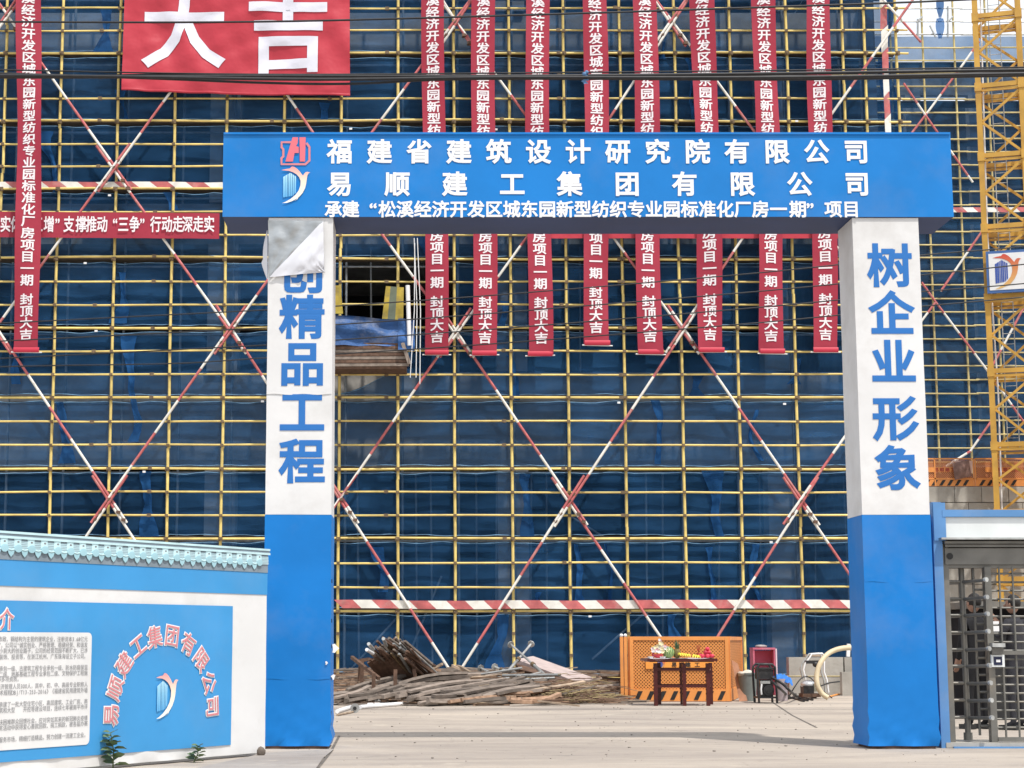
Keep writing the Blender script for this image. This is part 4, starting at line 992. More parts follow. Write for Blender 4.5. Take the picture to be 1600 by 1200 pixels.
# weeds growing at its foot
leafm = mat('weed_leaf_green', (.13, .19, .09), .6, .3, 8, rand=.2)
def weed(px, py, h, label, nl, seed):
    r_ = random.Random(seed); s, z = wsz(px, py); base = W(s, 0, .10); base.z = .0
    t = thing('weed', label, 'plant', base); top = base + Vector((r_.uniform(-.04, .04), 0, h)); mid = base + (top - base) * .5 + Vector((.02, -.01, 0))
    MB().tube([base, mid, top], [.007, .006, .003], 6).build('stem', mat('weed_stem', (.12, .16, .06), .7, .2, 9), t)
    for k in range(nl):
        u = .12 + .88 * k / (nl - 1); p = base + (mid - base) * (u * 2) if u < .5 else mid + (top - mid) * (u * 2 - 1)
        an = k * 2.4 + r_.uniform(-.4, .4); L_ = (.155 - .07 * u) * (.75 if h < .2 else 1) * r_.uniform(.8, 1.2); d = Vector((math.cos(an), math.sin(an) * .6, r_.uniform(.1, .6))).normalized()
        sd_ = d.cross(Vector((0, 0, 1))).normalized() * L_ * .34 + Vector((0, 0, L_ * .12)); dz = Vector((0, 0, -L_ * .25))
        mb = MB(); mb.add([p, p + d * L_ * .35 + sd_, p + d * L_ * .7 + sd_ * .8 + dz * .3, p + d * L_ + dz, p + d * L_ * .7 - sd_ * .8 + dz * .3, p + d * L_ * .35 - sd_, p + d * L_ * .4 + Vector((0, 0, -.008)), p + d * L_ * .75 + dz * .4 + Vector((0, 0, -.006))],
               [(0, 1, 6), (1, 2, 7, 6), (2, 3, 7), (3, 4, 7), (4, 5, 6, 7), (5, 0, 6)], 0, True)
        mb.build('leaf', leafm, t)
weed(163, 1215, .33, 'tall green weed against the foot of the hoarding', 26, 1)
weed(290, 1203, .16, 'small leafy weed at the hoarding foot nearer the gate', 18, 2)
mb = MB(); p = WP(398, 1176, .08); p.z = .045
mb.ball(p, .055, 7, 5, squash=(.9, .7, 1)); 
for v in mb.v: v += Vector((noise.noise(v * 30), noise.noise(v * 31 + Vector((5, 5, 5))), 0)) * .015
tag(mb.build('stone', M['wood']), 'small brown stone at the corner of the hoarding beside the left column', 'stone')
# ================================================================== CRANE MAST
Dk = 65.0
mast = thing('tower_crane', 'yellow lattice tower crane mast at the right edge behind the turnstile shed', 'crane', (22, Dk, 0))
pA = P(1540, 400, Dk); dAC = Vector((1.45, -.48, 0)); dAB = Vector((.48, 1.45, 0))
A0 = Vector((pA.x, Dk, 0)); cor = [A0, A0 + dAC, A0 + dAC + dAB, A0 + dAB]
ztopc = P(1540, -60, Dk).z; lev = [P(1540, y, Dk).z for y in (1012, 907, 802, 697, 582, 466, 357, 246, 137, 28, -82)]
ux = dAC.normalized()
for k, (z0, z1) in enumerate(zip(lev, lev[1:])):
    for i, c_ in enumerate(cor):
        MB().bar(c_ + Vector((0, 0, z0 + .01)), c_ + Vector((0, 0, z1 - .01)), .19, .19, up=ux).build('mast_leg', M['crane'], mast)
        MB().bar(c_ + Vector((0, 0, z0 - .16)), c_ + Vector((0, 0, z0 + .16)), .25, .25, up=ux).build('leg_joint', M['crane'], mast)
    for i in range(4):
        a, b = cor[i], cor[(i + 1) % 4]; d = (b - a).normalized(); a2, b2 = a + d * .08, b - d * .08
        MB().bar(a2 + Vector((0, 0, z0 + .05)), b2 + Vector((0, 0, z0 + .05)), .13, .17).build('cross_member', M['crane'], mast)
        MB().bar(a2 + Vector((0, 0, z0 - .12)), b2 + Vector((0, 0, z0 - .12)), .08, .09).build('cross_member', M['crane'], mast)
        zm = (z0 + z1) / 2
        s_ = 1 if (i + k) % 2 else -1
        p, q = (a2, b2)
        if i % 2 == 0:
            MB().bar(p + Vector((0, 0, zm)), q + Vector((0, 0, z0 + .12)), .085, .085).build('diagonal', M['crane'], mast)
            MB().bar(p + Vector((0, 0, zm)), q + Vector((0, 0, z1 - .2)), .085, .085).build('diagonal', M['crane'], mast)
        else:
            MB().bar(q + Vector((0, 0, zm)), p + Vector((0, 0, z0 + .12)), .085, .085).build('diagonal', M['crane'], mast)
            MB().bar(q + Vector((0, 0, zm)), p + Vector((0, 0, z1 - .2)), .085, .085).build('diagonal', M['crane'], mast)
    # ladder inside
    lc0 = (cor[0] + cor[2]) / 2
    if k > 2:
        for dx in (-.2, .2): MB().tube([lc0 + ux * dx + Vector((0, .3, z0)), lc0 + ux * dx + Vector((0, .3, z1))], .02, 5).build('ladder_rail', M['galv'], mast)
        for r_ in range(7):
            z = z0 + (z1 - z0) * r_ / 7; MB().tube([lc0 - ux * .2 + Vector((0, .3, z)), lc0 + ux * .2 + Vector((0, .3, z))], .014, 5).build('ladder_rung', M['galv'], mast)
MB().box((A0.x - .5, Dk - 1.5, -.02), (A0.x + 2.8, Dk + 2, .3)).build('footing', M['concrete'], mast)
MB().tube([A0 + Vector((.25, .3, 4)), A0 + Vector((.35, .35, 10)), A0 + Vector((.2, .3, 16)), A0 + Vector((.35, .3, ztopc))], .03, 6).build('power_cable', M['plainwhite'], mast)
# sign hung on the mast
sg = thing('crane_sign', 'blue framed white sign with red and gold bird emblem on the crane mast', 'sign', A0 + Vector((0, -.2, P(1540, 461, Dk).z)))
sz0, sz1 = P(1540, 461, Dk).z, P(1540, 396, Dk).z
so_ = A0 - ux * .06 + Vector((0, -.22, 0)); wy = Vector((.48, 1.45, 0)).normalized()
def SG(x, z, o=0.): return so_ + ux * x - wy * o + Vector((0, 0, z))
SW = 2.3
def sbox(x0, x1, z0, z1, o0, o1, m, nm, par=sg):
    mb = MB(); vs = [SG(x0, z0, o0), SG(x1, z0, o0), SG(x1, z0, o1), SG(x0, z0, o1)]; vs2 = [SG(x0, z1, o0), SG(x1, z1, o0), SG(x1, z1, o1), SG(x0, z1, o1)]
    mb.add(vs + vs2, [(0, 1, 2, 3), (7, 6, 5, 4), (0, 4, 5, 1), (1, 5, 6, 2), (2, 6, 7, 3), (3, 7, 4, 0)]); return mb.build(nm, m, par)
fb = mat('sign_frame_blue', (.06, .14, .35), .5, .1, 3)
sbox(0, SW, sz0, sz1, 0, .12, fb, 'box')
sbox(.09, SW - .09, sz0 + .1, sz1 - .1, .121, .135, M['plainwhite'], 'face')
mid = (sz0 + sz1) / 2; Sl = (sz1 - sz0) * .70
logo(sg, lambda x, y, d: SG(.72 + x * Sl, mid + y * Sl, .140 + d), birdred, towblue)
# ================================================================== ORANGE FENCE ON THE WALL
def mesh_mat(name, col, scale, dark=.5):
    m = bpy.data.materials.new(name); m.use_nodes = True; n = m.node_tree; b = n.nodes['Principled BSDF']; b.inputs['Base Color'].default_value = (*col, 1); b.inputs['Roughness'].default_value = .5
    t = n.nodes.new('ShaderNodeTexCoord'); mp = n.nodes.new('ShaderNodeMapping'); mp.inputs['Rotation'].default_value = (0, R(45), 0); mp.inputs['Scale'].default_value = (scale, scale, scale)
    n.links.new(t.outputs['Object'], mp.inputs['Vector'])
    s = n.nodes.new('ShaderNodeSeparateXYZ'); n.links.new(mp.outputs[0], s.inputs[0]); res = []
    for ax in ('X', 'Z'):
        f_ = n.nodes.new('ShaderNodeMath'); f_.operation = 'FRACT'; n.links.new(s.outputs[ax], f_.inputs[0])
        g_ = n.nodes.new('ShaderNodeMath'); g_.operation = 'GREATER_THAN'; g_.inputs[1].default_value = dark; n.links.new(f_.outputs[0], g_.inputs[0]); res.append(g_)
    mu = n.nodes.new('ShaderNodeMath'); mu.operation = 'MULTIPLY'; n.links.new(res[0].outputs[0], mu.inputs[0]); n.links.new(res[1].outputs[0], mu.inputs[1])
    tr = n.nodes.new('ShaderNodeBsdfTransparent'); mxs = n.nodes.new('ShaderNodeMixShader'); n.links.new(mu.outputs[0], mxs.inputs[0]); n.links.new(b.outputs[0], mxs.inputs[1]); n.links.new(tr.outputs[0], mxs.inputs[2])
    n.links.new(mxs.outputs[0], n.nodes['Material Output'].inputs['Surface']); return m
MESHO = mesh_mat('perforated_orange_sheet', (.74, .29, .075), 22, .40)
MESHF = mesh_mat('orange_fence_mesh', (.55, .20, .07), 20, .5)
fen = thing('site_fence', 'orange mesh safety fence with black striped kick board on the retaining wall', 'fence', (20, DR, zr))
px_e = [1425, 1521, 1524, 1602, 1606, 1690]
for a, b in zip(px_e[::2], px_e[1::2]):
    x0, x1 = P(a, 740, DR).x, P(b, 740, DR).x; z0, z1 = zr + .005, zy(717, DR)
    MB().box((x0 + .05, DR - .02, z0 + .3), (x1 - .05, DR - .01, z1 - .05)).build('mesh_sheet', MESHF, fen)
    f_ = MB()
    for (p, q) in (((x0, z0), (x0, z1)), ((x1, z0), (x1, z1)), ((x0, z1), (x1, z1)), ((x0, z0 + .28), (x1, z0 + .28)), (((x0 + x1) / 2 - .3, z0), ((x0 + x1) / 2 - .3, z1))):
        f_.bar((p[0], DR - .03, p[1]), (q[0], DR - .03, q[1]), .05, .05)
    f_.build('frame', M['orange'], fen)
    MB().box((x0 + .03, DR - .045, z0), (x1 - .03, DR - .035, z0 + .25)).build('kick_board', M['orange'], fen)
    st = MB(); x = x0 + .1
    while x < x1 - .3:
        st.add([(x, DR - .052, z0 + .02), (x + .12, DR - .052, z0 + .02), (x + .26, DR - .052, z0 + .23), (x + .14, DR - .052, z0 + .23)], [(0, 1, 2, 3)]); x += .29
    st.build('stripe', M['black'], fen, kind='stuff')
    MB().box((x0 + .35, DR - .05, z0 + .52), (x1 - .5, DR - .04, z0 + .70)).build('name_plate', M['orange'], fen)
    tb = MB()
    for ch, xx in zip('易顺建工', (.9, 1.1, 1.3, 1.5)):
        put(tb, ch, lambda u, v, xx=xx, x0=x0, z0=z0: Vector((x0 + xx + u * .18, DR - .053, z0 + .61 + v * .16)), .03)
    tb.build('lettering', mat('fence_red_print', (.35, .05, .03), .6), fen, kind='stuff')
def f(u, v):
    p = P(1492 + 28 * u, 720 + (18 * u + 2) * v, DR - .12); return p + Vector((0, -.05 * math.sin(5 * u), 0))
MB().grid(f, 6, 4).build('loose_flap', mat('faded_pink_sheet', (.62, .42, .36), .6, .1, 4), fen)
t = thing('mesh_bin', 'dull sack caught on the orange fence panel', 'sack', P(1500, 742, DR - .2))
def f(u, v):
    p = P(1488 + 26 * u + 4 * v, 724 + 26 * v - 6 * u, DR - .2); return p + Vector((0, -.12 * math.sin(math.pi * u) * math.sin(math.pi * v), 0))
t.name = 'sack'; MB().grid(f, 7, 7).build('cloth', mat('brown_sackcloth', (.20, .12, .10), .9, .3, 7), t)

# ================================================================== TURNSTILE SHED
GS = 20.0
def S(px, py, D=GS): return P(px, py, D)
shed = thing('turnstile_shed', 'blue and white entrance shed with grey full height turnstile right of the gate', 'shed', S(1540, 1168) - Vector((0, 0, S(1540, 1168).z)))
xz = lambda px, py, D=GS: (P(px, 1000, D).x, P(1540, py, D).z)
def fbox(px0, px1, py0, py1, d0, d1, m, nm, par=None, ref=1000):
    """box between picture edges measured on the shed's front plane"""
    x0, x1 = P(px0, ref, GS).x, P(px1, ref, GS).x; z0, z1 = P(1540, py1, GS).z, P(1540, py0, GS).z
    return MB().box((x0, GS + d0, max(z0, 0)), (x1, GS + d1, z1)).build(nm, m, par or shed)
fbox(1463, 1477, 785, 1175, -.04, .10, M['shedblue'], 'post')
fbox(1464, 1483, 786, 845, -.055, -.042, M['shedblue'], 'post_bracket')
fbox(1479, 1488, 845, 1166, .02, .12, M['gategrey'], 'door_post')
RX = 1760
fbox(1478, RX, 797, 808, -.06, .5, M['shedblue'], 'cap')
fbox(1478, RX, 808.5, 840, -.03, .4, M['shedwhite'], 'header_panel')
fbox(1471, RX, 841, 844, -.16, .5, M['galv'], 'canopy_edge')
fbox(1479, RX, 846, 850, -.08, .4, M['gategrey'], 'canopy_rail')
fbox(1481, RX, 851, 855, -.04, .4, M['gategrey'], 'canopy_rail')
fbox(1482, RX, 856.5, 882, 0, .35, M['gategrey'], 'lintel_box')
fbox(1484, RX, 882.3, 887, .03, .3, M['gategrey'], 'lintel_box')
p = S(1484 , 869); MB().tube([p + Vector((0, -.005, 0)), p + Vector((0, .02, 0))], .036, 20).build('camera_hole', M['black'], shed)
fbox(1470, RX, 1160, 1168, -.05, .6, M['concrete2'], 'sill')
fbox(1480, RX, 1166, 1172, -.10, -.055, M['shedblue'], 'sill_edge')
def rod(px0, py0, px1, py1, r, nm, d0=.15, d1=None, m=None):
    d1 = d0 if d1 is None else d1
    a = S(px0, py0); b = S(px1, py1); a.y += d0; b.y += d1
    a.x = P(px0, 1000, GS).x; b.x = P(px1, 1000, GS).x; a.z = P(1540, py0, GS).z; b.z = P(1540, py1, GS).z
    return MB().tube([a, b], r, 8).build(nm, m or M['gategrey'], shed)
rod(1515, 886, 1515, 1158, .033, 'rotor_column', .2); rod(1515, 1146, 1515, 1158, .05, 'rotor_foot', .2)
ys = [908, 935, 961, 988, 1015, 1041, 1068, 1095, 1122]
for y in ys:
    rod(1485, y, 1511, y, .016, 'barrier_bar', .18)
    rod(1515, y + 1, 1537, y - 1, .020, 'rotor_arm', .2, -.15)
    rod(1536, y - 1.5, 1538, y - 1.5, .026, 'arm_cap', -.15, -.18, M['galv'])
    rod(1517, y, 1500, y + 2, .020, 'rotor_arm', .24, .75)
for k in range(18):
    y = 921 + 13.4 * k
    if k % 2 == 0: rod(1532, y, 1546, y, .012, 'comb_bar', .12)
rod(1531, 886, 1531, 1150, .015, 'comb_post', .14)
fbox(1484, 1488.5, 886, 1158, .2, .24, M['gategrey'], 'barrier_post')
fbox(1489, 1491, 886, 1158, .21, .23, M['gategrey'], 'barrier_post')
fbox(1543, 1553, 886, 1160, 0, .1, M['gategrey'], 'panel_post')
for k in range(20):
    y = 896 + 13.4 * k
    if y < 1150: rod(1552, y, 1700, y, .011, 'grille_bar', .06)
for x in (1567, 1588, 1609, 1630, 1651, 1672): rod(x, 886, x, 1155, .012, 'grille_bar', .03)
fbox(1562, 1700, 1017, 1023, -.01, .05, M['gategrey'], 'door_rail'); fbox(1553, 1700, 1152, 1158, -.01, .05, M['gategrey'], 'door_rail')
fbox(1545, 1565, 1005, 1011, -.12, -.01, M['galv'], 'reader_hood'); fbox(1546, 1564, 1012, 1022, -.08, -.01, M['gategrey'], 'reader_hood')
fbox(1545.5, 1566, 1023, 1042, -.05, -.01, M['shedwhite'], 'card_reader'); fbox(1549, 1562, 1026, 1039, -.056, -.0505, mat('reader_navy', (.01, .015, .05), .2, .1, 3), 'reader_screen')
fbox(1552.5, 1559, 1030.5, 1034.5, -.060, -.0565, M['plainwhite'], 'reader_screen')
# guard booth further in, right of the turnstile
gb = thing('guard_booth', 'dark guard booth seen through the turnstile grille', 'booth', (P(1590, 1000, 27).x, 27, 0))
x0, x1 = P(1530, 1000, 27).x, P(1780, 1000, 27).x
MB().box((x0, 27.3, 0), (x1, 29.5, 1.62)).build('wall', mat('booth_dark_wall', (.014, .014, .016), .8, .3, 2, spec=.1), gb)
MB().box((x0 - .1, 26.9, 1.623), (x1, 29.6, 1.72)).build('roof', M['gategrey'], gb)
MB().box((x0 + .15, 27.26, .02), (x0 + .9, 27.298, 1.5)).build('doorway', M['black'], gb)
MB().box((x0 + 1.1, 27.26, .7), (x0 + 2.3, 27.298, 1.4)).build('framed_opening', mat('dark_glass', (.03, .035, .045), .1, .2, 3, spec=.9), gb)
# people behind the grille -----------------------------------------------
skin = mat('skin', (.30, .17, .12), .6, .08, 6); dkc = mat('black_clothes', (.010, .010, .012), .9, .3, 12, .4, 60); dkc2 = mat('charcoal_clothes', (.028, .028, .034), .9, .3, 12, .4, 60); hairm = mat('black_hair', (.012, .01, .009), .6, .3, 30, .5, 90)
def body_mesh(joints, edges, name, mats, root=0, sub=1):
    me = bpy.data.meshes.new(name); me.from_pydata([j[0] for j in joints], edges, []); o = bpy.data.objects.new(name, me); COL.objects.link(o)
    for mm in mats: me.materials.append(mm)
    md = o.modifiers.new('s', 'SKIN'); md.use_smooth_shade = True
    for i, j in enumerate(joints):
        r_ = j[1]; me.skin_vertices[0].data[i].radius = r_ if isinstance(r_, tuple) else (r_, r_); me.skin_vertices[0].data[i].use_root = (i == root)
    o.modifiers.new('b', 'SUBSURF').levels = sub; o.modifiers['b'].render_levels = sub
    return o
def person(x, y, face, label, arms, cloth_, h=1.72, seed=0):
    k = h / 1.72; t = thing('person', label, 'person', (x, y, 0))
    Rz = Matrix.Rotation(face, 3, 'Z')
    def T(v): return Rz @ (Vector(v) * k)
    J = [((0, 0, .95), (.155, .11)), ((0, .01, 1.15), (.14, .10)), ((0, .01, 1.34), (.17, .11)), ((0, .01, 1.43), (.10, .08)), ((0, -.005, 1.50), (.052, .052)),
         ((-.09, 0, .86), .09), ((-.10, -.01, .48), .062), ((-.11, .01, .09), .042), ((.09, 0, .86), .09), ((.11, -.02, .48), .062), ((.13, .01, .09), .042),
         ((-.17, .01, 1.38), .065), ((.17, .01, 1.38), .065)]
    E = [(0, 1), (1, 2), (2, 3), (3, 4), (0, 5), (5, 6), (6, 7), (0, 8), (8, 9), (9, 10), (2, 11), (2, 12)]
    n = len(J)
    for s_, (el, wr, ha) in zip((11, 12), arms):
        J += [(el, .045), (wr, .032)]; E += [(s_, n), (n, n + 1)]; n += 2
    J += [((-.11, -.13, .04), .035), ((.13, -.13, .04), .035)]; E += [(7, n), (10, n + 1)]
    b = body_mesh([(T(j[0]), j[1]) for j in J], E, 'body', [cloth_]); b.parent = t
    hd = MB(); hd.ball(T((0, -.01, 1.62)), .105 * k, 14, 10, squash=(.80, .95, 1.16)); hd.ball(T((0, -.115, 1.605)), .02, 6, 5); hd.ball(T((-.088, 0, 1.61)), .022, 6, 5, squash=(.4, 1, 1.4)); hd.ball(T((.088, 0, 1.61)), .022, 6, 5, squash=(.4, 1, 1.4))
    hd.build('head', skin, t).location = (0, 0, 0)
    hh = MB(); hh.ball(T((0, .012, 1.645)), .112 * k, 14, 8, squash=(.82, .93, 1.0))
    hh.v = [v if v.z > 1.585 * k else Vector((v.x, v.y, 1.585 * k)) for v in hh.v]; hh.build('hair', hairm, t)
    for o in t.children:
        if o.name.startswith(('head', 'hair')):
            o.data.transform(Matrix.Translation(Vector((x, y, 0))))
    for (el, wr, ha) in arms:
        mb = MB(); w_ = Vector(wr); h_ = Vector(ha); d = (h_ - w_).normalized(); sdv = d.cross(Vector((0, 1, .2))).normalized()
        mb.bar(T(w_ - d * .02), T(w_ + d * .09), .075, .035)
        for q in range(4):
            o_ = sdv * (-.03 + .02 * q); L_ = (.07, .08, .075, .06)[q]; p0 = w_ + d * .085 + o_; p1 = p0 + d * L_ * .55; p2 = p1 + (d * .6 + Vector((0, -.5, -.3)) * .8).normalized() * L_ * .5
            mb.tube([T(p0), T(p1), T(p2)], [.010, .009, .007], 6)
        mb.tube([T(w_ + d * .02 - sdv * .035), T(w_ + d * .06 - sdv * .06 + Vector((0, -.015, 0))), T(w_ + d * .09 - sdv * .055 + Vector((0, -.03, 0)))], [.012, .010, .008], 6)
        mb.build('hand', skin, t).data.transform(Matrix.Translation(Vector((x, y, 0))))
    mb = MB()
    for fx in (-.11, .13): mb.bar(T((fx, .06, .035)), T((fx, -.19, .03)), .085, .065)
    mb2 = mb.build('shoes', M['black'], t); mb2.data.transform(Matrix.Translation(Vector((x, y, 0))))
    return t
pc = P(1524, 1000, 24.2)
person(pc.x, 24.2, R(200), 'person in black standing behind the turnstile rotor, seen through the bars',
       [((-.24, .0, 1.12), (-.24, -.10, .88), (-.24, -.14, .78)), ((.24, .02, 1.12), (.22, -.08, .88), (.22, -.12, .78))], dkc, 1.74)
pc = P(1585, 1000, 24.0)
person(pc.x, 24.0, R(-135), 'person in dark grey holding up a white paper behind the grille at right',
       [((-.26, -.10, 1.22), (-.20, -.32, 1.40), (-.17, -.38, 1.48)), ((.24, -.08, 1.18), (.10, -.30, 1.33), (.05, -.36, 1.38))], dkc2, 1.72)
p = P(1555, 978, 23.6); tag(MB().box((p.x - .05, 23.6, p.z - .07), (p.x + .05, 23.61, p.z + .06)).build('paper', M['plainwhite']), 'small white paper held by the person behind the grille', 'paper')

# ================================================================== CABLES
def cable(pts, D, r, label, n=6, group=None, sag=0., name='cable', m=None):
    ps = [P(x, y, D) for x, y in pts]
    # smooth by Catmull-Rom
    out = []
    for i in range(len(ps) - 1):
        p0 = ps[max(i - 1, 0)]; p1 = ps[i]; p2 = ps[i + 1]; p3 = ps[min(i + 2, len(ps) - 1)]
        for k in range(6):
            t = k / 6; out.append(.5 * ((2 * p1) + (p2 - p0) * t + (2 * p0 - 5 * p1 + 4 * p2 - p3) * t * t + (3 * p1 - p0 - 3 * p2 + p3) * t ** 3))
    out.append(ps[-1])
    return tag(MB().tube(out, r, n).build(name, m or M['cable']), label, 'cable', group)
cg = 'black overhead cables'
cable([(-400, 30), (0, 34), (400, 34), (800, 24), (1200, 11), (1500, 0), (1900, -22)], 27, .016, 'thin single black overhead cable, highest of all, crossing the big banner characters', group=cg)
cable([(-400, 100), (0, 109), (400, 116), (800, 114), (1200, 110), (1600, 105), (1900, 100)], 27.1, .012, 'thin grey cable running just above the thick bundle', group=cg)
cable([(-400, 112), (0, 120), (400, 119), (800, 119), (1200, 115), (1600, 109), (1900, 104)], 27, .027, 'thick black cable at the top of the bundle', group=cg)
cable([(-400, 116), (0, 118), (200, 120), (500, 124), (800, 121), (1200, 121), (1600, 115), (1900, 111)], 26.9, .026, 'thick black cable in the middle of the bundle', group=cg)
cable([(-400, 105), (0, 115), (250, 123), (400, 129), (540, 131), (700, 124), (900, 123), (1250, 124), (1600, 118), (1900, 114)], 27.06, .020, 'slack black cable hanging lowest of the bundle at left', group=cg)
cable([(-400, 110), (0, 121), (300, 116), (600, 122), (915, 118), (1200, 119), (1400, 119), (1600, 112), (1900, 108)], 27.13, .020, 'black cable twisting behind the bundle', group=cg)
lg = 'thin black service wires passing behind the gate columns'
cable([(-300, 518), (0, 505), (200, 495), (400, 485), (530, 478), (800, 459), (1200, 425), (1437, 399), (1600, 385), (1900, 352)], 29, .011, 'uppermost of the four thin wires behind the gate columns', group=lg)
cable([(-300, 546), (0, 533), (400, 513), (530, 507), (800, 487), (1200, 454), (1437, 430), (1600, 413), (1900, 380)], 29, .011, 'second highest of the four thin wires behind the gate columns', group=lg)
cable([(-300, 575), (0, 560), (400, 540), (530, 531), (800, 512), (1200, 479), (1437, 456), (1600, 443), (1900, 412)], 29, .011, 'third highest of the four thin wires behind the gate columns', group=lg)
cable([(-300, 585), (0, 573), (270, 568), (400, 560), (530, 553), (800, 535), (1200, 503), (1437, 479), (1600, 464), (1900, 432)], 29, .011, 'lowest of the four thin wires behind the gate columns', group=lg)
c = P(915, 118, 26.95); mb = MB()
for k in range(5): mb.ball(c + Vector((rnd.uniform(-.03, .03), rnd.uniform(-.03, .03), .05 - .03 * k)), .05 - .004 * k, 7, 5, squash=(.8, .8, .7))
mb.grid(lambda u, v: c + Vector((-.05 + .07 * u + .02 * math.sin(9 * v), -.04, -.05 - .09 * v)), 3, 4)
for v in mb.v: v += Vector((noise.noise(v * 25), 0, noise.noise(v * 25 + Vector((3, 3, 3))))) * .02
tag(mb.build('knotted_cloth', mat('faded_blue_cloth', (.10, .20, .36), .8, .3, 12, .5, 40)), 'faded blue cloth knotted round the overhead cable bundle', 'cloth')
# ================================================================== ORANGE BARRIER AND OFFERING TABLE
def GP(px, py): return G(px, py)
o0 = G(985, 1096.5); DO = o0.y; x0 = o0.x; x1 = P(1138, 1000, DO).x; zt_o = P(1060, 994.5, DO).z
bar_ = thing('site_barrier', 'orange perforated metal barrier box with black hazard stripes behind the offering table', 'barrier', ((x0 + x1) / 2, DO, 0))
dback = G(1159, 1087).y; xr1 = P(1158.5, 1000, dback).x; zbk = zt_o
def panel(pa, pb, zt, name):
    """framed perforated panel between two ground points"""
    pa = Vector(pa); pb = Vector(pb); d = (pb - pa).normalized(); n = Vector((d.y, -d.x, 0)); L = (pb - pa).length; U = Vector((0, 0, 1))
    for s0, s1, z0, z1, o in ((0, .07, .01, zt, .02), (L - .07, L, .01, zt, .02), (.071, L - .071, zt - .07, zt, .018), (.071, L - .071, .01, .235, .016)):
        mb = MB(); q = lambda s, o_, z: pa + d * s + n * o_ + U * z
        mb.add([q(s0, -.02, z0), q(s1, -.02, z0), q(s1, o, z0), q(s0, o, z0), q(s0, -.02, z1), q(s1, -.02, z1), q(s1, o, z1), q(s0, o, z1)],
               [(0, 3, 2, 1), (4, 5, 6, 7), (0, 1, 5, 4), (1, 2, 6, 5), (2, 3, 7, 6), (3, 0, 4, 7)]); mb.build('frame_rail', M['orange'], bar_)
    mb = MB(); mb.add([pa + d * .06 + U * .22, pb - d * .06 + U * .22, pb - d * .06 + U * (zt - .05), pa + d * .06 + U * (zt - .05)], [(0, 1, 2, 3)]); mb.build('perforated_sheet', MESHO, bar_)
    mb = MB(); mb.add([pa + d * .06 - n * .025 + U * .22, pb - d * .06 - n * .025 + U * .22, pb - d * .06 - n * .025 + U * (zt - .05), pa + d * .06 - n * .025 + U * (zt - .05)], [(0, 1, 2, 3)]); mb.build('backing_sheet', mat('backing_orange', (.36, .15, .045), .7, .2, 3), bar_)
    return pa, pb, d, n, L
A1, B1 = Vector((x0, DO, 0)), Vector((x1, DO, 0))
pa, pb, d, n, L = panel(A1, B1, zt_o, 'front')
panel(B1 + Vector((.012, .02, 0)), Vector((xr1, dback, 0)), zt_o, 'side')
xl1 = P(994, 1000, dback).x
panel(Vector((xr1, dback + .01, 0)), Vector((xl1, dback + .01, 0)), zt_o, 'back')
panel(Vector((xl1 - .01, dback, 0)), A1 + Vector((-.012, .02, 0)), zt_o, 'side')
for x in (P(971, 1000, DO).x, P(977, 1000, DO).x):
    MB().box((x - .03, DO - .03, 0), (x + .03, DO + .03, zt_o - .01)).build('post', M['orange'], bar_)
    MB().ball((x, DO, zt_o + .02), .035, 8, 6).build('post_cap', M['plainwhite'], bar_)
for k in range(8):
    x = P(989.5 + 18.45 * k, 1000, DO).x; w_ = .13; h0_, h1_ = .035, .20
    mb = MB(); mb.add([(x, DO - .024, h0_), (x + w_ * .62, DO - .024, h0_), (x + w_ * 1.25, DO - .024, h1_), (x + w_ * .6, DO - .024, h1_)], [(0, 1, 2, 3)]); mb.build('hazard_stripe', M['black'], bar_)
zp0, zp1 = P(1060, 1045, DO).z, P(1060, 1032, DO).z
MB().box((P(1008, 1000, DO).x, DO - .03, zp0), (P(1113, 1000, DO).x, DO - .021, zp1 + .02)).build('name_plate', mat('plate_orange', (.85, .33, .06), .5, .08, 3), bar_)
for ch, px in zip('易顺建工', (1053, 1064.5, 1074.5, 1089)):
    mb = MB(); put(mb, ch, on_plane(px, 1038.5, DO, .105, .10, .034), .03); mb.build('character', M['black'], bar_)
mb = MB(); p = P(1032, 1038.5, DO - .034); mb.box((p.x - .055, p.y, p.z - .06), (p.x + .055, p.y + .003, p.z + .06)); mb.build('emblem_ground', mat('dull_plate_violet', (.30, .22, .35), .5, .1, 3), bar_)
logo(bar_, lambda x, y, d_: Vector((p.x + .03 + x * .15, p.y - .004 - d_, p.z + y * .13)), birdred, towblue)
# table: dark red, six turned legs, two tiers of rails
DT = G(1067, 1103).y; zt_t = P(1067, 1029, DT).z
tb = thing('offering_table', 'dark red lacquered wooden table set in front of the orange barrier', 'table', (P(1064, 1000, DT).x, DT + .35, 0))
X = lambda px, D: P(px, 1000, D).x
DTr = DT + .75
MB().box((X(1009.5, DT), DT - .12, zt_t - .045), (X(1118.5, DT), DTr + .14, zt_t)).build('tabletop', M['redwood'], tb)
MB().box((X(1014, DT), DT - .06, zt_t - .06), (X(1114, DT), DTr + .08, zt_t - .047)).build('apron', M['redwood'], tb)
legs = [(1023, DT), (1067.5, DT), (1104.5, DT), (1028.5, DTr), (1064, DTr), (1109, DTr)]
for px, D in legs:
    x = X(px, D); mb = MB()
    mb.box((x - .032, D - .032, .0), (x + .032, D + .032, zt_t - .082)); 
    for k in range(7):
        z = .2 + k * .075; mb.box((x - .042, D - .01, z), (x + .042, D + .01, z + .03))
    mb.build('leg', M['redwood'], tb)
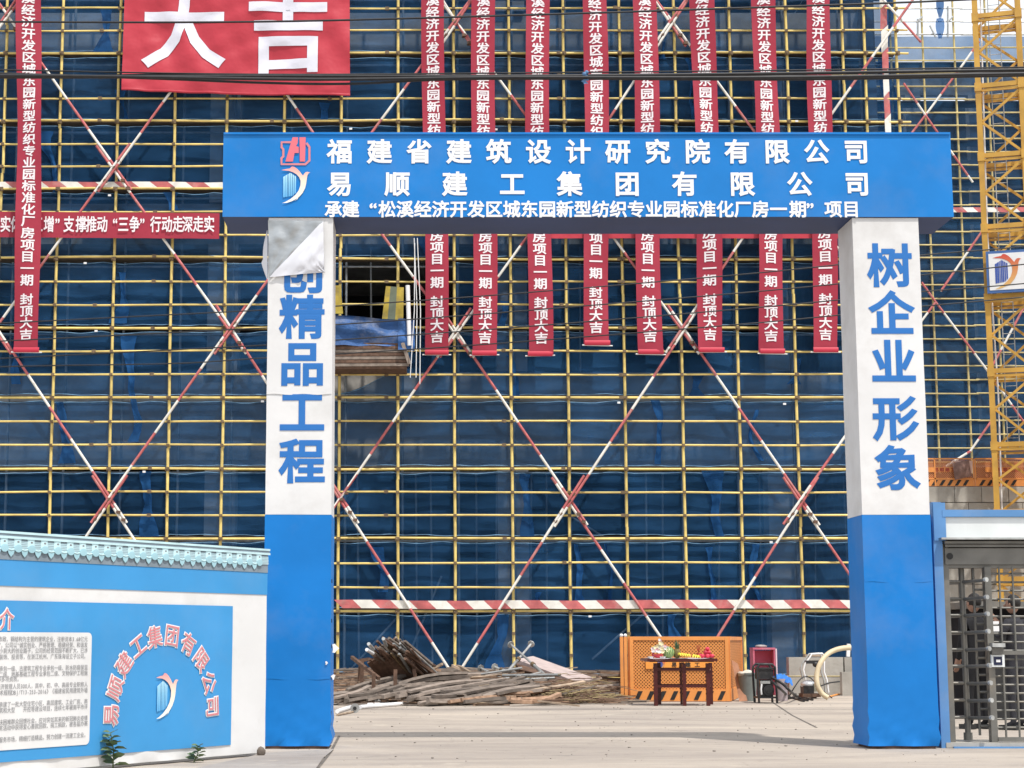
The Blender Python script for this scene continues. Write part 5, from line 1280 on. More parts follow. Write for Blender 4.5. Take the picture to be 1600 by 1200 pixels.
for (a, b) in ((0, 1), (1, 2), (3, 4), (4, 5), (0, 3), (2, 5)):
    xa, xb = X(*legs[a]), X(*legs[b]); da, db = legs[a][1], legs[b][1]
    for z in (.345, .64):
        p_, q_ = Vector((xa, da, z)), Vector((xb, db, z)); dd = (q_ - p_).normalized() * .034
        MB().bar(p_ + dd, q_ - dd, .03, .045).build('rail', M['redwood'], tb)
def onT(px, back=0.): return Vector((X(px, DT + back), DT + back, zt_t + .002))
cl = MB()
x0t, x1t = X(1013, DT), X(1115, DT)
cl.grid(lambda u, v: Vector((x0t + (x1t - x0t) * u, DT - .125 + .8 * v, zt_t + .006 + .006 * noise.noise(Vector((u * 9, v * 7, 2))) - (.03 * max(0, math.sin(u * 11)) if v < .05 else 0))), 30, 8)
tag(cl.build('table_cover', mat('thin_white_plastic', (.62, .60, .62), .35, .12, 6)), 'thin white plastic sheet spread over the dark red table', 'tablecloth')
# watermelon
def wm_mat():
    m = bpy.data.materials.new('watermelon_rind'); m.use_nodes = True; n = m.node_tree; b = n.nodes['Principled BSDF']; b.inputs['Roughness'].default_value = .35
    t = n.nodes.new('ShaderNodeTexCoord'); w_ = n.nodes.new('ShaderNodeTexWave'); w_.inputs['Scale'].default_value = 11; w_.inputs['Distortion'].default_value = 3
    r = n.nodes.new('ShaderNodeValToRGB'); r.color_ramp.elements[0].position = .4; r.color_ramp.elements[1].position = .55
    r.color_ramp.elements[0].color = (.03, .10, .03, 1); r.color_ramp.elements[1].color = (.34, .44, .16, 1)
    n.links.new(t.outputs['Object'], w_.inputs[0]); n.links.new(w_.outputs['Fac'], r.inputs[0]); n.links.new(r.outputs[0], b.inputs['Base Color']); return m
c = onT(1044, .25); tag(MB().ball(c + Vector((0, 0, .105)), .105, 16, 12, squash=(1.05, 1, 1)).build('watermelon', wm_mat()), 'striped green watermelon in the middle left of the table', 'fruit')
# pineapple
c = onT(1057.5, .3); t = thing('pineapple', 'dark pineapple with spiky crown right of the watermelon', 'fruit', c)
MB().ball(c + Vector((0, 0, .09)), .07, 12, 9, squash=(1, 1, 1.3)).build('body', mat('pineapple_skin', (.16, .12, .04), .8, .5, 60, .8, 80), t)
mb = MB()
for k in range(22):
    an = k * 2.4; r_ = .065 * (1 - k / 40); b0 = c + Vector((math.cos(an) * .02, math.sin(an) * .02, .16 + k * .002)); tp = b0 + Vector((math.cos(an) * r_, math.sin(an) * r_, .07 + .004 * k)); s_ = Vector((-math.sin(an), math.cos(an), 0)) * .014
    mb.add([b0 - s_, b0 + s_, tp], [(0, 1, 2)])
mb.build('crown', mat('pineapple_leaf', (.06, .12, .06), .6, .3, 20), t)
# bananas
t = thing('banana_bunch', 'yellow bunch of bananas on the right half of the table', 'fruit', onT(1078, .2)); c = onT(1078, .2)
for k in range(9):
    a_ = -.17 + .042 * k; r_ = [.006, .018, .021, .019, .008]
    pts_ = [c + Vector((a_ + .012 * j * (1 if k > 4 else -1), -.04 + .028 * j, .085 - .07 * k / 12 - .01 * (j - 2) ** 2 + rnd.uniform(-.004, .004))) for j in range(5)]
    MB().tube(pts_, r_, 7).build('banana', mat('banana_yellow', (.78, .60, .06), .5, .15, 10), t)
# red fruit, in a heap at the right end
rf = mat('apple_red', (.52, .03, .06), .35, .25, 12, rand=.3)
k = 0
for px, bk, lv in ((1097, .1, 0), (1101, .3, 0), (1105, .12, 0), (1109, .3, 0), (1112, .12, 0), (1102, .18, 1), (1107, .2, 1), (1105, .2, 2), (1093.5, .25, 0)):
    c = onT(px, bk); r_ = .042; c.z += r_ + lv * .062
    ap = MB().ball(c, r_, 10, 8, squash=(1, 1, .92)).build('apple', rf); tag(ap, 'red apple in the heap at the right end of the offering table', 'fruit', 'red apples heaped on the table')
# flowers in a bowl
t = thing('flower_bowl', 'red and white bowl of pale cream flowers on the left half of the table', 'bowl', onT(1028, .2)); c = onT(1028, .2)
mb = MB(); pr = [(.03, 0), (.06, .02), (.085, .06), (.09, .075)]
mb.grid(lambda u, v: c + Vector((math.cos(6.2832 * u) * (.035 + .06 * v), math.sin(6.2832 * u) * (.035 + .06 * v), .075 * v ** 1.4)), 16, 4); mb.build('bowl', mat('bowl_red', (.55, .04, .06), .3, .2, 8), t)
fl1 = mat('cream_petal', (.80, .72, .45), .7, .15, 12); fl2 = mat('white_petal', (.78, .76, .74), .7, .1, 12); fl3 = mat('pale_pink_petal', (.72, .42, .44), .7, .15, 12)
r_ = random.Random(5)
for k in range(46):
    an = r_.uniform(0, 6.28); rr_ = r_.uniform(0, .16); p = c + Vector((math.cos(an) * rr_ + .03, math.sin(an) * rr_ * .6, .12 + r_.uniform(0, .23) * (1 - rr_ / .2)))
    mb = MB(); rad = r_.uniform(.028, .045)
    for q in range(6):
        a2 = q * 1.047 + k; d_ = Vector((math.cos(a2), -.5, math.sin(a2))).normalized() * rad; s_ = Vector((-math.sin(a2), 0, math.cos(a2))) * rad * .45
        mb.add([p, p + d_ * .6 + s_, p + d_, p + d_ * .6 - s_], [(0, 1, 2, 3)])
    mb.build('flower', (fl1, fl2, fl3, fl1, fl2)[k % 5], t)
for px, m_, lab in ((1016, fl2, 'white paper cup at the left end of the table'), (1035, M['plainwhite'], 'white foam plate in front of the bowl of flowers')):
    c = onT(px, .0); tag(MB().tube([c + Vector((0, 0, .001)), c + Vector((0, 0, .035))], [.04, .055], 12).build('dish', m_), lab, 'dish')
c = onT(1020, .3); t = thing('candle', 'red candle standing at the left of the flower bowl', 'candle', c)
MB().tube([c, c + Vector((0, 0, .16))], .02, 8).build('wax', mat('bowl_red', (.55, .04, .06)), t); MB().ball(c + Vector((0, 0, .19)), .022, 7, 6, squash=(.7, .7, 1.4)).build('flame_shade', mat('banana_yellow', (.78, .6, .06)), t)
c = onT(1091, .35); t = thing('incense_burner', 'small rust red incense burner with sticks behind the bananas', 'incense burner', c)
MB().tube([c, c + Vector((0, 0, .05)), c + Vector((0, 0, .09))], [.04, .055, .05], 10).build('pot', mat('burner_red', (.35, .06, .03), .5), t)
for k in range(5): MB().tube([c + Vector((0, 0, .09)), c + Vector((-.04 + .02 * k, 0, .24))], .004, 4).build('stick', mat('burner_red', (.35, .06, .03)), t)

# ================================================================== RIGHT: TOOLS BY THE BLOCKS
# leaning plywood
a = G(1152, 1096)
mb = MB(); D = a.y
q = [P(1143, 1031, D + .45), P(1153, 1037, D + .40), P(1168, 1095, D), P(1155, 1096, D)]
mb.add(q + [v + Vector((.01, .05, 0)) for v in q], [(3, 2, 1, 0), (4, 5, 6, 7), (0, 1, 5, 4), (1, 2, 6, 5), (2, 3, 7, 6), (3, 0, 4, 7)])
tag(mb.build('plywood_board', mat('brown_plywood', (.34, .17, .10), .8, .25, 5, .4, 25)), 'brown plywood board leaning against the right end of the orange barrier', 'board')
# grey bin with sacking
c = G(1172, 1096); c.y += .2; t = thing('waste_bin', 'grey plastic bin with a white sack over its rim beside the black generator', 'bin', c)
hB = 1.0 * (P(1172, 1052, c.y).z)
mb = MB(); mb.tube([c, c + Vector((0, 0, hB * .5)), c + Vector((0, 0, hB))], [.15, .17, .19], 14); mb.build('tub', mat('grey_plastic', (.17, .19, .18), .5, .15, 4, dirt=.4, dcol=(.3, .28, .25)), t)
MB().tube([c + Vector((0, 0, hB - .02)), c + Vector((0, 0, hB + .01))], .205, 14).build('rim', MATS['grey_plastic'], t)
mb = MB(); mb.ball(c + Vector((-.06, -.08, hB + .0)), .13, 9, 7, squash=(1.1, .8, .5))
for v in mb.v: v += Vector((noise.noise(v * 9), noise.noise(v * 9 + Vector((4, 4, 4))), noise.noise(v * 11))) * .04
mb.build('sack', mat('offwhite_sack', (.55, .52, .45), .8, .2, 9, .5, 20), t)
# pink cabinet on the far side
c = G(1192, 1088); Dp = c.y + .8
t = thing('pink_cabinet', 'pink open fronted steel cabinet standing behind the black generator', 'cabinet', (X(1193, Dp), Dp, 0))
za, zb_ = .0, P(1193, 1015, Dp).z; xa, xb = X(1176, Dp), X(1211, Dp); pk = mat('dusty_pink_paint', (.55, .13, .20), .6, .15, 4, dirt=.3, dcol=(.5, .35, .35))
MB().box((xa, Dp + .35, 0), (xb, Dp + .38, zb_ - .02)).build('back_panel', pk, t)
for x in (xa, xb - .035): MB().box((x, Dp, 0), (x + .035, Dp + .349, zb_)).build('side_panel', pk, t)
MB().box((xa, Dp - .01, zb_ + .001), (xb, Dp + .38, zb_ + .04)).build('top_panel', pk, t)
MB().box((xb + .001, Dp - .02, 0), (xb + .03, Dp + .02, zb_ + .02)).build('edge_strip', mat('pale_pink_strip', (.72, .55, .62), .5, .05, 3), t)
MB().box((xa + .04, Dp, .55), (xb - .04, Dp + .34, .58)).build('shelf', pk, t)
mb = MB(); mb.ball((xa + .2, Dp + .15, zb_ + .07), .07, 7, 5, squash=(2, 1, .5)); tag(mb.build('rag', mat('grey_rag', (.3, .28, .27), .9, .3, 9)), 'grey rag lying on top of the pink cabinet', 'rag')
# generator
c = G(1196, 1099); Dg = c.y; t = thing('generator', 'black tube framed portable generator with a round fan cover', 'generator', c)
bk_ = mat('generator_black', (.022, .022, .024), .45, .3, 8, dirt=.3, dcol=(.12, .11, .1))
gx0, gx1 = X(1182, Dg), X(1210, Dg); gz = P(1196, 1038, Dg).z
for yy_ in (Dg, Dg + .45):
    MB().tube([(gx0 + .02, yy_, 0), (gx0, yy_, .5), (gx0, yy_, gz - .06), (gx0 + .05, yy_, gz), (gx1 - .05, yy_, gz), (gx1, yy_, gz - .06), (gx1, yy_, .5), (gx1 + .02, yy_, 0)], .022, 8).build('frame_tube', bk_, t)
for z in (.09, .62):
    MB().box((gx0, Dg, z), (gx1, Dg + .45, z + .03)).build('frame_plate', bk_, t)
MB().box((gx0 + .03, Dg + .02, .44), (gx1 - .03, Dg + .42, gz - .10)).build('fuel_tank', bk_, t)
MB().box((gx0 + .06, Dg + .06, .12), (gx1 - .04, Dg + .42, .43)).build('engine', mat('engine_dark', (.04, .04, .04), .5, .5, 20), t)
MB().tube([((gx0 + gx1) / 2 + .04, Dg + .055, .24), ((gx0 + gx1) / 2 + .04, Dg - .0, .24)], .10, 16).build('fan_cover', bk_, t)
MB().tube([((gx0 + gx1) / 2 + .04, Dg - .001, .24), ((gx0 + gx1) / 2 + .04, Dg - .01, .24)], .06, 16).build('fan_hub', mat('engine_dark', (.04, .04, .04)), t)
MB().box((gx0 + .05, Dg + .0, .36), (gx1 - .1, Dg + .05, .41)).build('air_cleaner', M['galv'], t)
MB().tube([(gx0 + .07, Dg + .02, .16), (gx0 + .06, Dg + .0, .26), (gx0 + .08, Dg + .02, .36)], .018, 6).build('exhaust', M['plainwhite'], t)
for x in (gx0 + .04, gx1 - .04): MB().tube([(x, Dg + .02, .0), (x, Dg + .06, .001)], .0, 3)
# blue rag
c = G(1222, 1096); Dr_ = c.y + .3; c2 = P(1221, 1054, Dr_)
t = thing('oil_drum', 'small grey canister under the blue rag beside the generator', 'canister', (c2.x, Dr_, 0))
MB().tube([(c2.x, Dr_, 0), (c2.x, Dr_, c2.z - .08)], .11, 12).build('drum', mat('dull_pinkish_plastic', (.38, .32, .33), .6, .2, 5), t); t.name = 'canister'
mb = MB(); mb.grid(lambda u, v: Vector((c2.x + (u - .5) * .42, Dr_ - .1 + v * .2 - .05 * math.sin(u * 11), c2.z + .09 * math.sin(math.pi * u) * math.sin(math.pi * v) - .06 + .05 * noise.noise(Vector((u * 7, v * 7, 1))) - .14 * (1 - v) * u)), 14, 10)
tag(mb.build('blue_rag', mat('bright_blue_cloth', (.03, .17, .55), .8, .25, 10, .5, 30)), 'bright blue crumpled cloth right of the generator', 'cloth')
# concrete block walling
c = G(1283, 1088); Dw = c.y + 1.0; zW_ = P(1283, 1026, Dw).z; blk = MB().box((-.58, -.14, -.01 + .01), (.58, .14, zW_ / 2 - .012)); 
first = None; xw = X(1228, Dw)
for j in range(2):
    for i in range(3):
        loc = Vector((xw + .6 + i * 1.19 + (0 if j == 0 else .0), Dw + rnd.uniform(-.01, .01), j * zW_ / 2))
        if first is None: first = blk.build('concrete_block', M['concrete2']); o = first
        else: o = first.copy(); COL.objects.link(o)
        o.location = loc
        tag(o, f"{('left end', 'middle', 'right end')[i]} grey concrete block of the {('lower', 'upper')[j]} row behind the compactor", 'block', 'grey concrete blocks behind the tools')
Dw2 = Dw - .45
o = MB().box((X(1312, Dw2), Dw2 - .1, 0), (X(1360, Dw2), Dw2 + .1, P(1330, 1050, Dw2).z)).build('concrete_block', M['concrete2']); tag(o, 'smaller pale concrete block beside the right gate column, in front of the block row', 'block')
o = MB().box((X(1256, Dw), Dw - .1, zW_ + .001), (X(1292, Dw), Dw + .1, zW_ + .045)).build('timber_offcut', M['wood2']); tag(o, 'flat pale offcut lying on top of the grey block row', 'offcut')
# pump / screed machine with tall silver handle
c = G(1262, 1092); Dm = c.y + .1; t = thing('plate_compactor', 'silver and black compactor with a tall bent tube handle', 'machine', (X(1268, Dm), Dm, 0))
zl = lambda py: P(1260, py, Dm).z
MB().box((X(1252, Dm), Dm, .03), (X(1280, Dm), Dm + .4, .10)).build('base_plate', M['rust'], t)
MB().box((X(1254, Dm), Dm + .03, .10), (X(1270, Dm), Dm + .35, zl(1072))).build('engine', bk_, t)
MB().ball((X(1264, Dm), Dm + .18, zl(1070)), .16, 14, 8, squash=(1, .9, .55)).build('engine_cowl', mat('silver_cowl', (.55, .56, .58), .3, .15, 6, metal=.4), t)
MB().box((X(1270, Dm), Dm + .02, .14), (X(1281, Dm), Dm + .3, .30)).build('gear_case', mat('olive_grey_iron', (.25, .24, .18), .6, .3, 9), t)
for dy in (.0, .28):
    MB().tube([(X(1257, Dm), Dm + dy, zl(1062)), (X(1254, Dm), Dm + dy, zl(1046)), (X(1257, Dm), Dm + dy, zl(1037)), (X(1264, Dm), Dm + dy, zl(1028)), (X(1268, Dm), Dm + dy, zl(1022)), (X(1284, Dm), Dm + dy, zl(1021)), (X(1287, Dm), Dm + dy, zl(1024)), (X(1286, Dm), Dm + dy, zl(1050)), (X(1290, Dm), Dm + dy, zl(1062)), (X(1292, Dm), Dm + dy, zl(1082))], .018, 8).build('handle', M['plainwhite'] if dy == 0 else M['galv'], t)
MB().box((X(1258, Dm), Dm - .02, zl(1037)), (X(1280, Dm), Dm + .12, zl(1032))).build('control_box', bk_, t)
MB().ball((X(1273, Dm), Dm, zl(1038)), .06, 9, 6).build('throttle', bk_, t)
def hose(pts, r, m, name, label, cat='hose', n=8):
    out = []; ps = [Vector(p) for p in pts]
    for i in range(len(ps) - 1):
        p0 = ps[max(i - 1, 0)]; p1 = ps[i]; p2 = ps[i + 1]; p3 = ps[min(i + 2, len(ps) - 1)]
        for k in range(6):
            t_ = k / 6; out.append(.5 * ((2 * p1) + (p2 - p0) * t_ + (2 * p0 - 5 * p1 + 4 * p2 - p3) * t_ * t_ + (3 * p1 - p0 - 3 * p2 + p3) * t_ ** 3))
    out.append(ps[-1]); return tag(MB().tube(out, r, n).build(name, m), label, cat)
Dh = G(1290, 1094).y
hose([P(1352, 1016, Dh + .5), P(1335, 1012.5, Dh + .4), P(1315, 1013, Dh + .3), P(1296, 1020, Dh + .2), P(1283, 1034, Dh + .1), P(1276.5, 1052, Dh + .05), P(1277, 1070, Dh), P(1284, 1083, Dh), P(1294, 1090.5, Dh - .05)], .05, mat('beige_hose', (.60, .50, .33), .5, .1, 6), 'delivery_hose', 'thick beige hose arching from behind the right gate column to the ground')
blkh = M['cable']
gz_ = lambda x, y: G(x, y) + Vector((0, 0, .02))
hose([P(1205, 1058, Dg - .1), P(1222, 1068, Dg - .1), P(1235, 1080, Dg - .15), gz_(1248, 1092), gz_(1262, 1096)], .024, blkh, 'hose', 'black hose running from the generator down to the ground, uppermost')
hose([P(1205, 1064, Dg - .15), P(1220, 1077, Dg - .15), gz_(1236, 1092), gz_(1256, 1097)], .024, blkh, 'hose', 'black hose sagging below another from the generator')
hose([gz_(1232, 1092), P(1240, 1076, Dm - .2), P(1252, 1060, Dm - .1), P(1264, 1058, Dm - .05), P(1275, 1068, Dm - .1), P(1286, 1080, Dm - .2), gz_(1300, 1092)], .012, blkh, 'power_cable', 'thin black cable looping over the compactor engine', 'cable')
hose([P(1282, 1072, Dm - .1), P(1296, 1067, Dm), P(1312, 1065, Dm + .1)], .014, blkh, 'power_cable', 'short black cable reaching from the compactor to the small pale block', 'cable')
hose([gz_(1228, 1094), gz_(1250, 1089), gz_(1275, 1091), gz_(1262, 1086), gz_(1240, 1087), gz_(1270, 1095)], .018, blkh, 'power_cable', 'coil of black cable lying on the ground in front of the compactor', 'cable')
hose([gz_(1296, 1090), gz_(1312, 1086), gz_(1330, 1085), gz_(1350, 1086)], .018, mat('orange_cord', (.75, .30, .06), .5), 'power_cable', 'orange cord on the ground running towards the right gate column', 'cable')
o = MB().bar(P(1325, 1026, Dw - .1), P(1326, 1006, Dw - .1), .07, .07).build('white_pipe_stub', M['plainwhite']); tag(o, 'short white pipe stub standing on the block row by the beige hose', 'pipe')

# ================================================================== SCRAP TIMBER PILE
rp = random.Random(21)
# low stuff bed under the big pieces: splinters, laths, chips
bed = MB()
def gpile(px, D):  # height envelope of the heap, metres
    return 0
for k in range(2600):
    px = rp.uniform(505, 968); D = rp.uniform(32.0, 42.5)
    u = (px - 505) / 463; edge = 32.6 + 1.1 * abs(math.sin(px * .03)) + rp.uniform(-.3, .6) + (.5 if px > 880 else 0)
    if D < edge: continue
    hmax = (.10 + .42 * min(1, (D - edge) / 4)) * (1 if u < .8 else max(.25, 1 - (u - .8) * 3.5))
    z = rp.uniform(0.01, hmax); p = Vector((P(px, 1000, D).x, D, z)); L_ = rp.uniform(.15, .9); an = rp.gauss(.15, .35); 
    d_ = Vector((math.cos(an), math.sin(an), rp.uniform(-.08, .08))) * L_
    if p.z + d_.z < .01: d_.z = 0
    w_ = rp.uniform(.012, .045)
    bed.bar(p, p + d_, w_, w_ * rp.uniform(.3, .8), mi=rp.choice([0, 0, 1, 1, 2, 3]))
tag(bed.build('wood_scrap', [M['wood'], M['bark'], M['wood2'], M['rust']], kind='stuff'), 'loose splinters, laths and chips strewn under the heap of scrap timber', 'scrap')
pg = 'scrap boards in the timber heap'
wood_lab = ['weathered grey board lying in the scrap timber heap', 'pale sawn board lying in the scrap timber heap', 'reddish brown board lying in the scrap timber heap']
def plank_at(p, q, w_, h_, kind, sagz=0., label=None, name='board', grp_=True, tw=0.):
    p = Vector(p); q = Vector(q); mb = MB(); n_ = 5; d = (q - p); side = Vector((-d.y, d.x, 0)).normalized(); ph_ = rp.uniform(0, 9)
    vs = []
    for i in range(n_ + 1):
        t_ = i / n_; c = p + d * t_ + Vector((0, 0, -sagz * 4 * t_ * (1 - t_) + .012 * math.sin(ph_ + 5 * t_))) + side * .02 * math.sin(ph_ + 3 * t_)
        up = (Vector((0, 0, 1)) + side * tw).normalized(); sd_ = d.cross(up).normalized()
        for i2, j2 in ((-1, -1), (1, -1), (1, 1), (-1, 1)): vs.append(c + sd_ * (i2 * w_ / 2) + up * (j2 * h_ / 2))
    fs = [(3, 2, 1, 0), tuple(n_ * 4 + k for k in range(4))]
    for i in range(n_):
        for k in range(4): fs.append((i * 4 + k, i * 4 + (k + 1) % 4, i * 4 + 4 + (k + 1) % 4, i * 4 + 4 + k))
    mb.add(vs, fs); o = mb.build(name, (M['wood'], M['wood2'], M['bark'])[kind])
    tag(o, label or wood_lab[kind], 'board', (pg + (', grey', ', pale', ', reddish')[kind]) if label is None else None); return o
# long grey timbers drawn from the picture, resting one on another  (x0,y0,x1,y1,D0,D1,w)
TB = [((527, 1098), (620, 1078), 35.0, 36.5, .20), ((534, 1101), (600, 1082), 34.9, 36, .17), ((560, 1090), (660, 1068), 35.4, 37, .16), ((600, 1078), (720, 1065), 36.2, 37.4, .18), ((620, 1071), (745, 1066), 37.2, 37.6, .16),
      ((640, 1089), (745, 1075), 35.2, 36.6, .16), ((632, 1088), (730, 1080), 35.4, 36.1, .20), ((650, 1094), (760, 1072), 35, 36.9, .15), ((655, 1104), (770, 1079), 34.6, 36.2, .16), ((662, 1106), (735, 1094), 34.5, 35.2, .15), ((700, 1092), (830, 1070), 35, 37, .14),
      ((585, 1094), (640, 1087), 35.2, 35.6, .12), ((740, 1083), (880, 1068), 35.8, 37.2, .14), ((526, 1083), (580, 1072), 36.1, 37, .2), ((525, 1074), (640, 1064), 37, 38, .2), ((760, 1090), (880, 1078), 35.2, 36.1, .13), ((720, 1098), (800, 1092), 34.7, 35.3, .12),
      ((790, 1102), (880, 1092), 34.6, 35.2, .1), ((736, 1101), (800, 1099), 34.6, 34.8, .1), ((640, 1060), (760, 1058), 38.4, 39, .16), ((690, 1055), (790, 1060), 39.5, 38.6, .16), ((655, 1052), (780, 1054), 40.2, 40, .16), ((700, 1048), (810, 1056), 41, 39.5, .14)]
for k, (a, b, d0, d1, w_) in enumerate(TB):
    d0 = 32.5 + (d0 - 34.5) * 1.3; d1 = 32.5 + (d1 - 34.5) * 1.3; w_ *= 1.3
    p = P(*a, d0); q = P(*b, d1); p.z = max(p.z, .05); q.z = max(q.z, .06)
    big = k < 12
    for s_ in range(5 if big else 2):
        off = Vector((rp.uniform(-.25, .25), .10 * s_ - .15 + rp.uniform(-.03, .03), (.05 * (s_ % 3) if big else .03 * s_) + rp.uniform(0, .03)))
        off2 = off + Vector((rp.uniform(-.3, .3), rp.uniform(-.12, .12), rp.uniform(-.01, .06)))
        plank_at(p + off, q + off2, rp.uniform(.07, .13), rp.uniform(.035, .07), 0 if k < 13 or k % 3 == 0 else (1 if k > 18 else 2), rp.uniform(-.05, .05), tw=rp.uniform(-.4, .4))
for k in range(95):
    px = rp.uniform(520, 935); D = rp.uniform(33.2, 39.5); z = rp.uniform(.05, .16 + .075 * (D - 33)); 
    if px > 870: z *= .5
    L_ = rp.uniform(.5, 2.2); an = rp.gauss(.25, .4); p = Vector((P(px, 1000, D).x, D, z)); q = p + Vector((math.cos(an), math.sin(an) * .8, rp.uniform(-.1, .14))) * L_
    if q.x > P(965, 1000, D).x: q.x = P(965, 1000, D).x
    q.z = max(q.z, .04)
    plank_at(p, q, rp.uniform(.05, .14), rp.uniform(.02, .06), rp.choice([0, 0, 0, 2, 2, 1]), .01, tw=rp.uniform(-.4, .4))
for (a, b, lab) in [((652, 1062), (690, 1037), 'thin pale stick slanting up out of the heap right of the rusty rack'), ((707, 1040), (750, 1062), 'grey stick slanting down at the foot of the two meeting braces'),
                    ((713, 1041), (735, 1050), 'short pale board sticking up near the foot of the brace'), ((864, 1073), (934, 1073), 'long pale pole lying level along the top of the heap at right')]:
    plank_at(P(*a, 38), P(*b, 37.6), .07, .05, 1, 0, lab, 'stick')
# twiggy brown brush at the right end
tw_ = MB()
for k in range(900):
    px = min(948, rp.gauss(872, 34)); D = rp.uniform(33.4, 37.); p = Vector((P(px, 1000, D).x, D, abs(rp.gauss(.05, .12)) + .01)); an = rp.uniform(-.6, .9); L_ = rp.uniform(.15, .7)
    m_ = p + Vector((math.cos(an), math.sin(an), rp.uniform(-.1, .25))) * L_ * .5; q = m_ + Vector((math.cos(an + .5), math.sin(an + .5), rp.uniform(-.3, .1))) * L_ * .5; q.z = max(q.z, .01)
    tw_.tube([p, m_, q], [.008, .006, .004], 4, mi=k % 3, cap=False)
tag(tw_.build('brushwood', [M['bark'], M['rust'], mat('dry_grass', (.34, .27, .14), .9, .3, 9)], kind='stuff'), 'tangled brown brushwood and bent wire at the right end of the heap', 'brushwood')
# rusty steel rack with bundle of pipes
rk = thing('pipe_rack', 'rusty angle iron rack loaded with a tilted bundle of old pipes and bars', 'rack', G(610, 1085))
DK = 35.4
for (x0_, y0_, x1_, y1_, dd_) in [(565, 1080, 566, 1031, 0), (561, 1073, 563, 1038, .8), (583, 1097, 584, 1052, -1.0), (617, 1094, 618, 1046, -1.0), (643, 1063, 644, 1034, .7), (649, 1060, 645, 1032, 0)]:
    p = P(x0_, y0_, DK + dd_); q = P(x1_, y1_, DK + dd_); p.z = max(p.z, 0)
    MB().bar(p, q, .07, .07).build('upright', M['rust'], rk)
for (x0_, y0_, x1_, y1_, dd0, dd1) in [(550, 1027, 592, 1060, .3, -1), (566, 1031, 645, 1029, 0, 0), (563, 1032, 576, 1030, .8, 0)]:
    MB().bar(P(x0_, y0_, DK + dd0), P(x1_, y1_, DK + dd1), .06, .06).build('cross_rail', M['rust'], rk)
bp_ = G(615, 1085)
for k in range(70):
    r_ = rp.random(); col = k % 12; row = k // 12
    px = 580 + col * 5.2 + row * 1.5 + rp.uniform(-2, 2); py = 1027 - row * 3.6 - 9 * math.sin(math.pi * (col + .5) / 12) * (.3 + .16 * row) + rp.uniform(-1.5, 1.5)
    p = P(px, py, DK - .3 + rp.uniform(-.25, .25)); q = p + Vector((.52 + rp.uniform(-.16, .14), 1.1, -.46 + rp.uniform(-.10, .10))); p = p + Vector((rp.uniform(-.08, .08), rp.uniform(-.1, .1), rp.uniform(-.06, .07)))
    m_ = rp.choice([M['rust'], M['rust'], M['rust'], M['wood'], M['wood'], M['coupler'], M['galv'] if k % 3 else M['rust']])
    w_ = rp.uniform(.035, .06)
    o = (MB().tube([p, q], w_ / 2, 7) if rp.random() < .6 else MB().bar(p, q, w_, w_ * .7)).build('bar', m_)
    tag(o, 'old pipe or bar in the tilted bundle on the rusty rack', 'bar', 'pipes and bars bundled on the rusty rack')
for (a, b, lab, m_) in [((576, 1006), (583, 1015), 'pale pipe end jutting from the upper left of the bundle', M['galv']), ((573, 1015), (582, 1021), 'white pipe end jutting below another at the left of the bundle', M['plainwhite']), ((599, 998), (603, 1009), 'short upright pale pipe end topping the bundle', M['galv'])]:
    tag(MB().tube([P(*a, 34.6), P(*b, 34.6) + Vector((0, .3, 0))], .035, 8).build('pipe', m_), lab, 'pipe')
# dark strips slanting down, built for the bundle's dark underside
for k in range(5):
    a0 = P(583 + 9 * k, 1031, DK - .1); b0 = P(606 + 9 * k, 1062, DK + .2); mb = MB()
    mb.bar(a0, b0 + Vector((0, .2, 0)), .26, .03, up=(0, 1, .3)); tag(mb.build('underside_strip', M['rust']), 'dark strip slanting down along the underside of the pipe bundle', 'board', 'dark strips under the pipe bundle')
# pale formwork board
mb = MB(); q = [P(806, 1030, 38.6), P(833, 1025, 40.0), P(930, 1060, 38.2), P(905, 1066.5, 36.9)]
mb.add(q + [v + Vector((-.02, .05, -.10)) for v in q], [(3, 2, 1, 0)[::-1], (4, 5, 6, 7)[::-1], (0, 1, 5, 4)[::-1], (1, 2, 6, 5)[::-1], (2, 3, 7, 6)[::-1], (3, 0, 4, 7)[::-1]])
tag(mb.build('shuttering_board', mat('dusty_pale_formwork', (.46, .38, .36), .8, .15, 4, .3, 20)), 'pale dusty formwork panel sloping down to the right on the heap', 'panel')
mb = MB(); q = [P(806, 1036, 38.4), P(812, 1046, 37.4), P(905, 1069, 36.8), P(900, 1066, 37.2)]
mb.add(q + [v + Vector((0, .3, -.08)) for v in q], [(3, 2, 1, 0), (4, 5, 6, 7), (0, 1, 5, 4), (1, 2, 6, 5), (2, 3, 7, 6), (3, 0, 4, 7)])
tag(mb.build('shuttering_board', M['rust']), 'dark formwork panel lying under the pale sloping one', 'panel')
